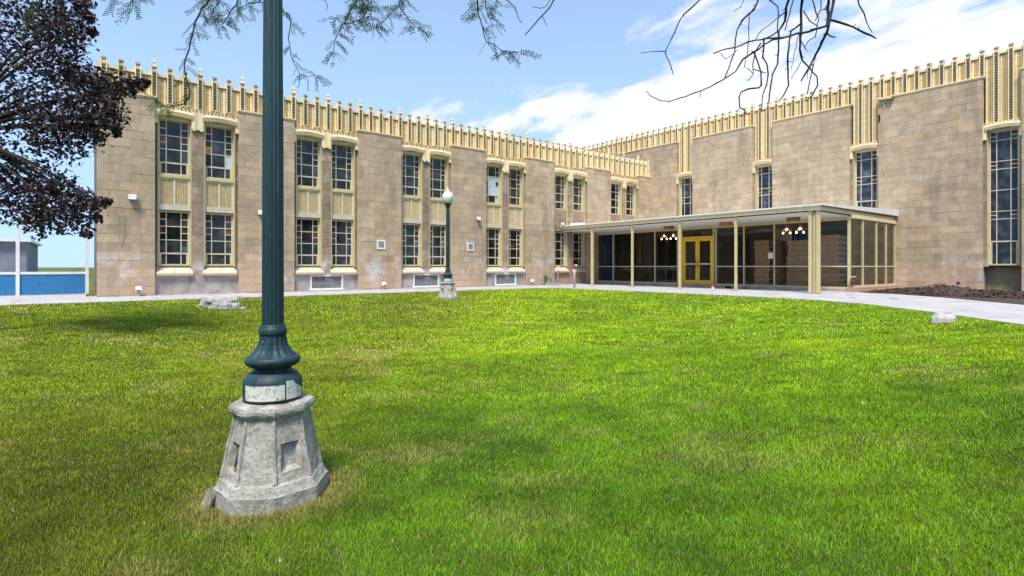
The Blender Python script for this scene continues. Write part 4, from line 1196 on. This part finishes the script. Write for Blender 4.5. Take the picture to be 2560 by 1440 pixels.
mb = MB(); mb.hull([(-.45, -.3, 0), (.5, -.2, 0), (.4, .3, 0), (-.4, .25, 0), (-.38, -.22, .09), (.3, -.12, .14), (.25, .2, .13), (-.35, .2, .10)], [(0, 1, 5, 4), (1, 2, 6, 5), (2, 3, 7, 6), (3, 0, 4, 7), (4, 5, 6, 7)], 'white')
tag(mb.build('plastic_sheeting', loc=(19.6, 19.6, 3.01)), 'crumpled white sheeting lying on the porch roof', 'sheeting')
# clutter on the apron
cp = thing('paper_cup', 'small red and white cup standing on the apron edge', 'cup', (18.4, 11.35, 0))
mb = MB(); mb.lathe([(.035, 0), (.05, .14)], 'white', 12); mb.build('cup', cp, True); mb = MB(); mb.lathe([(.053, .14), (.053, .20), (.02, .22)], 'red', 12); mb.build('lid', cp, True)
mb = MB(); mb.hull([(-.05, -.04, 0), (.05, -.04, 0), (.05, .04, 0), (-.05, .04, 0), (-.03, -.03, .07), (.04, -.02, .08), (.03, .03, .08), (-.04, .03, .06)], [(0, 1, 5, 4), (1, 2, 6, 5), (2, 3, 7, 6), (3, 0, 4, 7), (4, 5, 6, 7)], 'whitewrap')
tag(mb.build('white_bag', loc=(21.3, 13.15, 0)), 'small white bag by the right side of the yellow doors', 'bag')
mb = MB()
for r in range(3): mb.tube([(.13 * math.cos(a) * (1 - .1 * r), .13 * math.sin(a) * (1 - .1 * r), .02 + r * .03) for a in np.linspace(0, 2 * math.pi, 14)], .016, 'hose', 6)
mb.tube([(.1, 0, .03), (.2, -.5, .02), (.05, -.9, .02)], .014, 'hose', 6); tag(mb.build('cable_coil', loc=(21.1, 12.3, .0)), 'black cable coil trailing on the apron before the porch glass', 'cable')
def rock(mb, c, sx, sy, sz, mat='conc', seed=0):
    r = random.Random(seed); n = 7; v = []; levels = ((0, 1.), (.55, .95), (1., .62))
    off = [r.uniform(.75, 1.15) for _ in range(n)]
    for h, s in levels:
        for i in range(n):
            a = 2 * math.pi * i / n; v.append((c[0] + sx * s * off[i] * math.cos(a), c[1] + sy * s * off[i] * math.sin(a), c[2] + sz * h * (1 + .15 * math.sin(a * 2 + seed))))
    q = []
    for k in (0, n):
        for i in range(n): q.append((k + i, k + (i + 1) % n, k + n + (i + 1) % n, k + n + i))
    q.append(tuple(2 * n + i for i in range(n))); mb.hull(v, q, mat)
# heap of broken concrete: leaning slab and lumps
for i, (dx, dy, sx, sy, sz, dz, lab) in enumerate(((-.40, .10, .14, .12, .15, 0, 'left end lump'), (-.05, -.02, .19, .13, .15, 0, 'middle lump'), (.17, -.06, .17, .12, .15, 0, 'round pale lump'), (.42, .08, .14, .12, .10, 0, 'right end lump'),
                                                   (-.22, -.12, .07, .06, .06, 0, 'small chip in front'), (.60, .0, .08, .06, .04, 0, 'flat small chip'), (-.52, -.06, .06, .05, .05, 0, 'far left chip'))):
    mb = MB(); rock(mb, (0, 0, 0), sx, sy, sz * 1.5, 'conc', i); x, y = 2.62 + dx * .788 - dy * -.615 * 0 + dy * .3, 15.5 - dx * .615 + dy * .8
    tag(mb.build('concrete_lump', loc=(x, y, float(ground_z(x, y)))), 'broken concrete lump, %s of the heap before the left wing' % lab, 'rubble', 'broken concrete in a heap')
mb = MB(); mb.hull([(-.42, -.16, .0), (.42, -.16, .0), (.42, .16, .0), (-.42, .16, .0), (-.40, -.15, .06), (.40, -.13, .055), (.38, .15, .06), (-.38, .14, .06)],
        [(3, 2, 1, 0), (0, 1, 5, 4), (1, 2, 6, 5), (2, 3, 7, 6), (3, 0, 4, 7), (4, 5, 6, 7)], 'conc')
o = tag(mb.build('concrete_slab', loc=(2.72, 15.62, float(ground_z(2.72, 15.62)) + .19)), 'tilted broken slab lying across the top of the rubble heap', 'rubble', 'broken concrete in a heap')
o.rotation_euler = (.15, -.07, -.66)
mb = MB(); rock(mb, (0, 0, 0), .24, .20, .17, 'conc', 9)
tag(mb.build('concrete_block', loc=(11.72, 2.82, float(ground_z(11.72, 2.82)))), 'grey concrete block at the right-hand edge where lawn meets walk', 'rubble')
# flat lids on the walk
for i, (x, y) in enumerate(((19.2, 7.0), (17.9, 5.4), (17.6, 6.35))):
    mb = MB(); mb.lathe([(.10, .004), (.10, .012), (.085, .016), (.002, .016)], 'greypost', 14)
    tag(mb.build('drain_cover', loc=(x, y, 0)), 'small round metal lid in the pale walk, %s' % ('nearest the porch corner', 'nearest the lawn', 'in the middle of the three')[i], 'drain cover', 'small lids in the walk')
# mulch bed with a heap
def mulch():
    r = np.random.default_rng(3); v = []; f = []; n = 2600
    mbed = MB()
    X0 = [(26.1, 7.5), (21.35, 7.5), (21.25, 7.0), (20.9, 6.2), (19.6, 4.6), (16.6, 1.9), (9.5, -3), (26.1, -3)]
    mbed.face([(x, y, .012) for x, y in X0][::-1], 'mulch'); mbed.build('mulch_bed', kind='structure')
    k = 0
    while k < n:
        x = r.uniform(20.2, 25.9); y = r.uniform(2.0, 7.4)
        if x < 21.3 + (5 - y) * -.55 and y < 7: pass
        if (x - 20.9) < (y - 6.2) * .81 - .02: continue
        h = .30 * math.exp(-((x - 22.9) ** 2 / .7 + (y - 5.35) ** 2 / .55)) + .10 * math.exp(-((x - 23.2) ** 2 / 2 + (y - 6.4) ** 2 / .5))
        s = r.uniform(.02, .06); z = .015 + h * r.uniform(.55, 1.0); b = len(v)
        d = r.normal(size=(4, 3)) * s; d[:, 2] *= .6
        v += [(x + q[0], y + q[1], z + abs(q[2])) for q in d]; f += [(b, b + 1, b + 2), (b, b + 2, b + 3), (b, b + 3, b + 1), (b + 1, b + 3, b + 2)]; k += 1
    # solid under-mound
    b = len(v); K = 24
    for i in range(K):
        for j in range(K):
            x = 21.3 + 3.2 * i / (K - 1); y = 3.8 + 3.2 * j / (K - 1)
            v.append((x, y, .006 + .26 * math.exp(-((x - 22.9) ** 2 / .7 + (y - 5.35) ** 2 / .55)) + r.uniform(0, .015)))
    for i in range(K - 1):
        for j in range(K - 1): f.append((b + i * K + j, b + (i + 1) * K + j, b + (i + 1) * K + j + 1, b + i * K + j + 1))
    me = bpy.data.meshes.new('mulch_heap'); me.from_pydata(v, [], f); me.materials.append(M['mulch'])
    put('mulch_heap', me, kind='stuff', label='low heap of dark brown mulch against the right wing wall', category='mulch')
mulch()

# ------------------------------------------------------------------ beyond the left end
FG = thing('metal_fence', 'white-framed blue fence panels beyond the left end of the wing', 'fence', (0, 22.8, 0))
for i in range(4):
    x1 = -.03 - i * 1.7
    mb = MB(); mb.box(x1 - .09, x1, -.05, .05, 0, 2.15, 'white'); mb.build('post', FG)
    mb = MB(); mb.box(x1 - 1.7, x1 - .09, -.012, .012, .02, .66, 'bluetarp'); mb.build('blue_panel', FG)
    mb = MB(); mb.box(x1 - 1.7, x1 - .09, -.03, .03, .66, .74, 'white'); mb.build('rail', FG)
fb = thing('far_building', 'low grey building far beyond the blue fence at the left edge', 'building', (-14, 58, 0))
mb = MB(); mb.box(-30, 10, 0, 12, 0, 2.9, 'fargrey'); mb.build('wall', fb)
mb = MB(); mb.box(-30.3, 10.3, -.4, 12.3, 2.9, 3.1, 'white'); mb.build('roof', fb)
for i in range(8):
    mb = MB(); mb.box(-28 + i * 4.6, -26.6 + i * 4.6, -.04, .02, 1.0, 2.1, 'pane'); mb.build('window', fb)

# ------------------------------------------------------------------ trees
FWD = Vector((.615, .788, 0)); RGT = Vector((.788, -.615, 0))
def at(px, py, d):
    return FWD * d + RGT * ((px - 1280) / 1352 * d) + Vector((0, 0, CAMZ + (667 - py) / 1352 * d))
def purple_tree():
    T = thing('plum_tree', 'dark purple-leaved tree overlapping the left end of the wing', 'tree', tuple(at(-150, 667, 9.2).xy) + (0,))
    base = at(-150, 667, 9.2); base.z = float(ground_z(base.x, base.y)); off = -Vector((base.x, base.y, 0))
    T.location = (base.x, base.y, 0)
    r = np.random.default_rng(5)
    trunk = MB(); top = at(-110, 330, 9.2)
    trunk.tube([base + off - Vector((0, 0, .1)), base + off + Vector((.03, 0, .9)), (base + top) / 2 + off + Vector((.05, .03, .2)), top + off], [.24, .15, .12, .07], 'bark', 10); trunk.build('trunk', T, True)
    clumps = [(60, 260, 200, 9.3), (165, 175, 60, 9.0), (235, 195, 40, 8.9), (230, 240, 70, 8.9), (300, 215, 42, 8.8), (342, 213, 26, 8.7), (362, 208, 14, 8.7), (275, 285, 48, 8.8), (215, 300, 62, 8.9), (290, 322, 16, 8.8), (245, 338, 14, 8.8), (150, 320, 90, 9), (292, 335, 8, 8.8),
              (205, 500, 38, 8.9), (180, 545, 55, 9), (240, 512, 24, 8.8), (268, 505, 12, 8.8), (238, 545, 16, 8.8), (140, 480, 70, 9.1), (215, 585, 14, 8.9),
              (205, 10, 32, 8.9), (222, 45, 18, 8.8), (228, 80, 14, 8.8), (150, 60, 80, 9), (60, 60, 150, 9.3), (30, 470, 110, 9.4), (100, 555, 50, 9.2)]
    P = []; br = MB()
    tp = at(-110, 330, 9.2)
    for (cx, cy, rad, d) in clumps:
        c = at(cx, cy, d); R = rad / 1352 * d
        n = int(50 + 1500 * R ** 2.1 * (1.9 if rad < 150 else 1.0))
        q = r.normal(size=(n, 3)); q /= np.linalg.norm(q, axis=1)[:, None]; q *= (r.random(n) ** .45)[:, None] * R * r.uniform(.8, 1.08, n)[:, None]; q[:, 2] *= .92
        P.append(np.array(c) + q)
        st = tp if cy > 120 else at(-60, 250, 9.2)
        mid = (Vector(st) + c) / 2 + Vector((r.normal() * .08, r.normal() * .08, .12))
        br.tube([st + off, mid + off, c + off], [.035, .02, .006], 'bark', 5)
    P = np.concatenate(P) + np.array(off); V = rand_quads(P, .045, r, .9)
    C = np.array([[.030, .016, .022]]) * r.uniform(.5, 2.0, (len(P), 1)); k = r.random(len(P)) < .06; C[k] = np.array([.07, .06, .03]); k = r.random(len(P)) < .14; C[k] = np.array([.085, .065, .070])
    leaf_obj('crown', T, V, C, 'leafp'); br.build('branches', T)
purple_tree()

ZS7 = lambda p: (1560 + p[0] / 3.232, p[1] / 3.232)
def bare_tree():
    base = at(2900, 667, 5.2); base.z = float(ground_z(base.x, base.y))
    T = thing('bare_tree', 'tree whose dark leafless branches hang into the sky at upper right', 'tree', (base.x, base.y, 0)); off = -Vector((base.x, base.y, 0))
    mb = MB(); hub = at(2060, -420, 4.7)
    mb.tube([base + off - Vector((0, 0, .2)), base + off + Vector((0, 0, 1.3)), base + off + Vector((-.1, -.1, 2.6)), base + off + Vector((-.2, -.3, 4.4))], [.20, .17, .15, .12], 'bark', 12); mb.build('trunk', T, True)
    mb = MB(); fork = base + off + Vector((-.2, -.3, 4.3))
    mb.tube([fork, (fork + hub + off) / 2 + Vector((0, 0, .35)), hub + off, at(1500, -520, 4.4) + off, at(900, -480, 4.2) + off], [.11, .08, .05, .035, .02], 'bark', 8)
    L = [(15, 6, [(1660, -60), (1640, 210), (1500, 255), (1400, 270), (1290, 305), (1150, 310), (1000, 340), (900, 385), (830, 395), (725, 432)]),
         (17, 8, [(1700, -60), (1675, 100), (1660, 160), (1640, 260), (1600, 340), (1550, 440), (1500, 540), (1430, 655)]),
         (13, 9, [(1660, 160), (1720, 175), (1800, 200), (1900, 245), (1990, 285), (2035, 310)]),
         (9, 5, [(1870, -60), (1900, 40), (1940, 110), (1960, 180), (2005, 260)]),
         (15, 9, [(1350, -60), (1310, 60), (1300, 170), (1250, 250), (1150, 310)]),
         (16, 6, [(1445, -60), (1430, 80), (1430, 250), (1420, 400), (1440, 490), (1500, 550), (1560, 620), (1565, 690), (1510, 790), (1460, 790)]),
         (10, 7, [(1250, 250), (1250, 330), (1245, 450), (1240, 520), (1200, 600), (1185, 700), (1170, 825)]),
         (10, 7, [(1430, 190), (1350, 250), (1335, 340), (1325, 430), (1325, 560), (1330, 690), (1290, 770), (1255, 815)]),
         (11, 4, [(1290, 305), (1200, 320), (1050, 420), (960, 480), (900, 580), (800, 645), (700, 700), (620, 735), (500, 780), (370, 820), (300, 815), (220, 780), (175, 735)]),
         (10, 6, [(1110, -50), (1050, 80), (960, 160), (915, 240), (900, 320), (895, 420), (850, 540), (815, 625)]),
         (8, 5, [(660, -60), (560, 50), (480, 120), (430, 210), (390, 300), (340, 400), (335, 440), (370, 510), (400, 605)]), (5, 3, [(335, 415), (250, 415), (135, 430)]),
         (6, 4, [(1120, -50), (1010, 130), (1010, 320), (1000, 420), (985, 480), (970, 550)]),
         (8, 6, [(1130, -40), (1200, 20), (1240, 50), (1250, 120), (1240, 250)]),
         (9, 6, [(1130, 320), (1120, 460), (1155, 520), (1165, 600), (1150, 690), (1120, 770), (1110, 900)]),
         (9, 7, [(1050, 420), (1080, 500), (1105, 580), (1110, 690), (1090, 710), (1000, 720), (945, 745), (930, 790), (935, 870), (975, 890), (985, 920), (960, 935)]),
         (7, 4, [(1105, 350), (1060, 420), (1040, 520), (1045, 600), (1000, 655)]), (6, 4, [(1045, 560), (1110, 580), (1145, 590)]), (5, 3, [(1045, 600), (1010, 560), (985, 550)]),
         (7, 4, [(1310, 90), (1200, 180), (1090, 270), (1060, 330)]), (7, 5, [(1385, -50), (1350, 60), (1320, 170), (1300, 250)]),
         (8, 4, [(1450, 90), (1500, 170), (1560, 210), (1545, 300)]), (7, 4, [(1515, -50), (1550, 100), (1575, 150), (1545, 300), (1490, 330), (1455, 390)]), (6, 5, [(1600, -50), (1590, 80), (1545, 170)]),
         (8, 6, [(1640, 270), (1670, 295), (1708, 302)]), (7, 5, [(1530, 520), (1510, 620), (1480, 760)]), (8, 5, [(1640, 260), (1590, 340), (1530, 520)]),
         (4, 3, [(990, -50), (940, 60), (880, 95)]), (5, 4, [(1430, 330), (1480, 415)]), (5, 3, [(1500, 540), (1480, 600), (1480, 640)]), (4, 3, [(1430, 500), (1400, 560), (1350, 640)]), (4, 3, [(620, 735), (612, 790)]),
         (4, 3, [(1400, 300), (1370, 480), (1350, 560)]), (4, 3, [(780, 430), (820, 480), (880, 440), (920, 400)])]
    rr = random.Random(4)
    for i, (w0, w1, pts) in enumerate(L):
        d = 4.6 + rr.uniform(-.35, .35) if i else 4.6
        # subdivide with small kinks
        P = []
        for a, b in zip(pts[:-1], pts[1:]):
            k = max(1, int(math.dist(a, b) / 45))
            for j in range(k):
                t_ = j / k; jx = 0 if j == 0 else rr.uniform(-4, 4)
                P.append((a[0] + (b[0] - a[0]) * t_ + jx, a[1] + (b[1] - a[1]) * t_ + (0 if j == 0 else rr.uniform(-4, 4))))
        P.append(pts[-1]); n = len(P)
        W = [at(*ZS7(p), d + .12 * math.sin(j * .7 + i)) + off for j, p in enumerate(P)]
        R = [(w0 + (w1 - w0) * j / max(1, n - 1)) * rr.uniform(.85, 1.25) / 3.232 / 1352 * d / 2 * 1.4 for j in range(n)]
        if pts[0][1] < 0: W.insert(0, hub + off + Vector((rr.uniform(-.3, .3), rr.uniform(-.2, .2), 0))); R.insert(0, R[0] * 1.6)
        mb.tube(W, R, 'barebark', 6)
        for j in range(1, len(W) - 1):   # buds and spurs
            if rr.random() < .55:
                s = R[j] * 3.2 + .006; v = Vector((rr.uniform(-1, 1), rr.uniform(-1, 1), rr.uniform(-1, .6))).normalized() * s
                mb.tube([W[j], W[j] + v], [R[j] * .55, R[j] * .3], 'barebark', 4)
    mb.build('branches', T)
bare_tree()

def locust():
    base = at(-600, 667, 2.2) - FWD * 3.0; base.z = float(ground_z(base.x, base.y))
    T = thing('honey_locust_tree', 'honey locust whose feathery green twigs hang down across the top left of the view', 'tree', (base.x, base.y, 0)); off = -Vector((base.x, base.y, 0))
    mb = MB(); top = base + Vector((.3, .3, 3.8))
    mb.tube([base + off - Vector((0, 0, .2)), base + off + Vector((.05, 0, 1.5)), top + off], [.24, .2, .16], 'bark', 12); mb.build('trunk', T, True)
    mb = MB(); hubs = [at(300, -420, 4.3), at(620, -380, 4.4), at(900, -400, 4.4), at(1230, -380, 4.6), at(1450, -380, 4.6)]
    mb.tube([top + off, (top + hubs[0]) / 2 + off + Vector((0, 0, .5))] + [h + off for h in hubs], [.14, .10, .07, .055, .045, .03, .02], 'bark', 8)
    z6 = lambda p: (700 + p[0] / 3.657, p[1] / 3.657); z5 = lambda p: (208 + p[0] / 4.8, p[1] / 4.8)
    tw = [(5, 2.2, 1., [z5(p) for p in [(1530, -60), (1480, 50), (1430, 90), (1390, 180), (1340, 270), (1320, 380), (1290, 480), (1270, 600), (1230, 700), (1210, 790), (1225, 880), (1250, 980), (1275, 1110), (1275, 1170), (1200, 1250), (1080, 1280), (980, 1290), (930, 1240), (900, 1210)]]),
          (4, 2, 1.3, [z5(p) for p in [(1870, -60), (1840, 60), (1770, 130), (1740, 200), (1690, 270), (1660, 300)]]),
          (3, 1.5, 1.2, [z5(p) for p in [(2200, -50), (2100, 30), (1990, 50), (1930, 70)]]),
          (3, 1.5, 1.2, [z5(p) for p in [(1600, -50), (1640, 20), (1560, 120), (1540, 200)]]),
          (3, 1.4, .55, [z6(p) for p in [(-10, 40), (20, 100), (80, 140), (100, 200), (90, 280), (75, 350), (100, 500), (110, 540), (150, 620), (180, 680), (250, 700), (330, 690)]]), (2, 1.2, 0, [z6(p) for p in [(180, 690), (175, 780), (155, 805)]]),
          (4, 2, 1.3, [z6(p) for p in [(730, -50), (640, 100), (600, 190), (570, 230), (530, 310), (500, 370), (490, 470)]]),
          (4, 2, 1.5, [z6(p) for p in [(720, -50), (800, 80), (760, 170), (650, 210), (580, 215), (500, 160)]]), (3, 2, 1.4, [z6(p) for p in [(830, -50), (840, 60), (830, 150), (860, 230)]]),
          (3, 1.6, 1.0, [z6(p) for p in [(1115, -50), (1090, 50), (1000, 140), (940, 200), (880, 260)]]), (3, 1.5, .8, [z6(p) for p in [(1090, 60), (1150, 140), (1190, 200), (1250, 250)]]),
          (4, 1.8, .8, [z6(p) for p in [(1800, -50), (1810, 120), (1850, 240), (1870, 340), (1890, 385), (1950, 400), (2020, 460), (2080, 475), (2180, 480)]]),
          (3, 1.5, 1.1, [z6(p) for p in [(1870, -50), (1880, 60), (1910, 160), (1940, 220)]]), (2, 1.2, .6, [z6(p) for p in [(1980, -40), (1990, 40)]]),
          (3, 1.6, 0, [z6(p) for p in [(2040, -30), (2150, 70), (2180, 170), (2215, 215)]]), (4, 2.4, 0, [z6(p) for p in [(2540, -50), (2440, 100), (2400, 140), (2330, 220), (2240, 320)]]),
          (2, 1.3, 0, [z6(p) for p in [(2480, -20), (2430, 60), (2380, 78), (2300, 60)]]), (2, 1.2, 0, [z6(p) for p in [(2400, 150), (2440, 240)]]),
          (2, 1.2, 0, [z6(p) for p in [(330, -20), (420, 10), (435, 60), (420, 100)]]), (2, 1.4, .8, [(330, -20), (333, 8), (330, 22)]), (2, 1.4, .6, [(288, -20), (288, -4)]), (2, 1.4, .9, [(350, -20), (345, -2)]),
          (4, 2, 1.0, [(870, -60), (900, -10), (905, 10), (925, 20)]), (3, 2, 1.0, [(1010, -40), (1000, -8)]),
          (4, 2, 1.0, [(120, -60), (100, 20), (80, 60)]), (3, 2, 1., [(520, -50), (530, -8), (510, 15)])]
    r = random.Random(12); Q = []; C = []
    def pinnate(p, d, L, green):
        """one compound leaf: rachis drooping from p in direction d"""
        d = d.normalized(); n = max(5, int(L / .0155)); pts = []
        c = p.copy(); dd = d.copy()
        side = dd.cross(Vector((r.uniform(-1, 1), r.uniform(-1, 1), r.uniform(-.4, .4)))).normalized()
        for i in range(n + 1):
            pts.append(c.copy()); c = c + dd * (L / n); dd = (dd + Vector((0, 0, -.055))).normalized()
        mb.tube(pts, .0011, 'bark', 3, False)
        for i in range(1, n + 1):
            ax = (pts[i] - pts[i - 1]).normalized()
            for s in (-1, 1):
                if r.random() < .1: continue
                o_ = (side * s + ax * .45).normalized(); ll = r.uniform(.017, .027); w = ax * ll * .22
                a = pts[i]; Q.append([a, a + o_ * ll * .5 + w, a + o_ * ll, a + o_ * ll * .5 - w])
                g = r.uniform(.6, 1.6) * (2.3 if r.random() < green else 1); C.append((.036 * g, .085 * g, .014 * g))  # share of brighter leaves: light painted into the leaf colour
    for i, (w0, w1, dens, pts) in enumerate(tw):
        d = 4.15 + r.uniform(-.3, .3); P = []
        for a, b in zip(pts[:-1], pts[1:]):
            k = max(1, int(math.dist(a, b) / 14))
            for j in range(k): P.append((a[0] + (b[0] - a[0]) * j / k + (r.uniform(-1, 1) if j else 0), a[1] + (b[1] - a[1]) * j / k + (r.uniform(-1, 1) if j else 0)))
        P.append(pts[-1]); n = len(P)
        W = [at(p[0], p[1], d + .1 * math.sin(j * .4 + i)) + off for j, p in enumerate(P)]
        R = [(w0 + (w1 - w0) * j / max(1, n - 1)) / 1352 * d / 2 for j in range(n)]
        if dens:
            for j in range(n):
                below = sm(np.array(P[j][1]), 215, 245) if P[j][0] < 560 else 0  # lower leaves coloured brighter, as if lit in front of the building
                for _ in range(3):
                    if r.random() < .72 * dens:
                        v = RGT * r.uniform(-1, 1) + FWD * r.uniform(-.5, .5) + Vector((0, 0, r.uniform(-1.1, .15)))
                        pinnate(W[j], v, r.uniform(.07, .15), .15 + .85 * float(below))
            for _ in range(3): pinnate(W[-1], RGT * r.uniform(-1, 1) + Vector((0, 0, r.uniform(-.8, .3))), r.uniform(.10, .17), .3)
        if pts[0][1] < 0:
            hb = min(hubs, key=lambda h: (h + off - W[0]).length); W.insert(0, hb + off); R.insert(0, R[0] * 1.5)
        mb.tube(W, R, 'barebark', 5)
    mb.build('branches', T)
    leaf_obj('foliage', T, np.array([[tuple(p) for p in q] for q in Q]), np.array(C), 'leafg')
locust()
def back_tree(x, y, h, w, label, seed, col):
    r = np.random.default_rng(seed); z0 = float(ground_z(x, y))
    T = thing('leafy_tree', label, 'tree', (x, y, z0), 0, 'green trees standing round the school')
    mb = MB(); mb.tube([(0, 0, -.2), (.1, 0, h * .2), (0, .15, h * .45), (.1, 0, h * .8)], [.32, .2, .15, .05], 'bark', 8)
    for i in range(9):
        a = r.uniform(0, 6.28); q = (math.cos(a) * w * .6, math.sin(a) * w * .6, h * r.uniform(.5, .85)); mb.tube([(0, .1, h * .35), (q[0] * .5, q[1] * .5, q[2] * .8), q], [.1, .06, .02], 'bark', 5)
    mb.build('trunk', T, True)
    P = []
    for i in range(46):
        d = r.normal(size=3); d /= np.linalg.norm(d); c = np.array([0, 0, h * .62]) + d * np.array([w, w, h * .34]) * r.uniform(.45, 1.)
        n = 130; q = r.normal(size=(n, 3)); q /= np.linalg.norm(q, axis=1)[:, None]; P.append(c + q * (r.random(n) ** .5)[:, None] * w * .34)
    P = np.concatenate(P); V = rand_quads(P, .17, r, .8); C = np.array([col]) * r.uniform(.5, 1.7, (len(P), 1))
    leaf_obj('crown', T, V, C, 'leafg')
back_tree(-22, 66, 9, 4.2, 'green tree rising behind the far grey building beyond the blue fence', 1, (.05, .10, .02))
back_tree(-15, 48, 4.2, 2.4, 'small round green tree in front of the far grey building', 2, (.06, .12, .025))
for i, (x, y, h, w) in enumerate(((-16, -14, 10, 4.5), (-6, -20, 12, 5), (6, -22, 9, 4), (16, -17, 11, 4.5), (-22, 2, 11, 4.6))):  # unseen trees added behind the camera to give the window glass reflections
    back_tree(x, y, h, w, '%s unseen green tree on the street side of the lawn, added for the window reflections' % ('round', 'tallest', 'smallest', 'spreading', 'leftmost')[i], 10 + i, (.045, .09, .02))
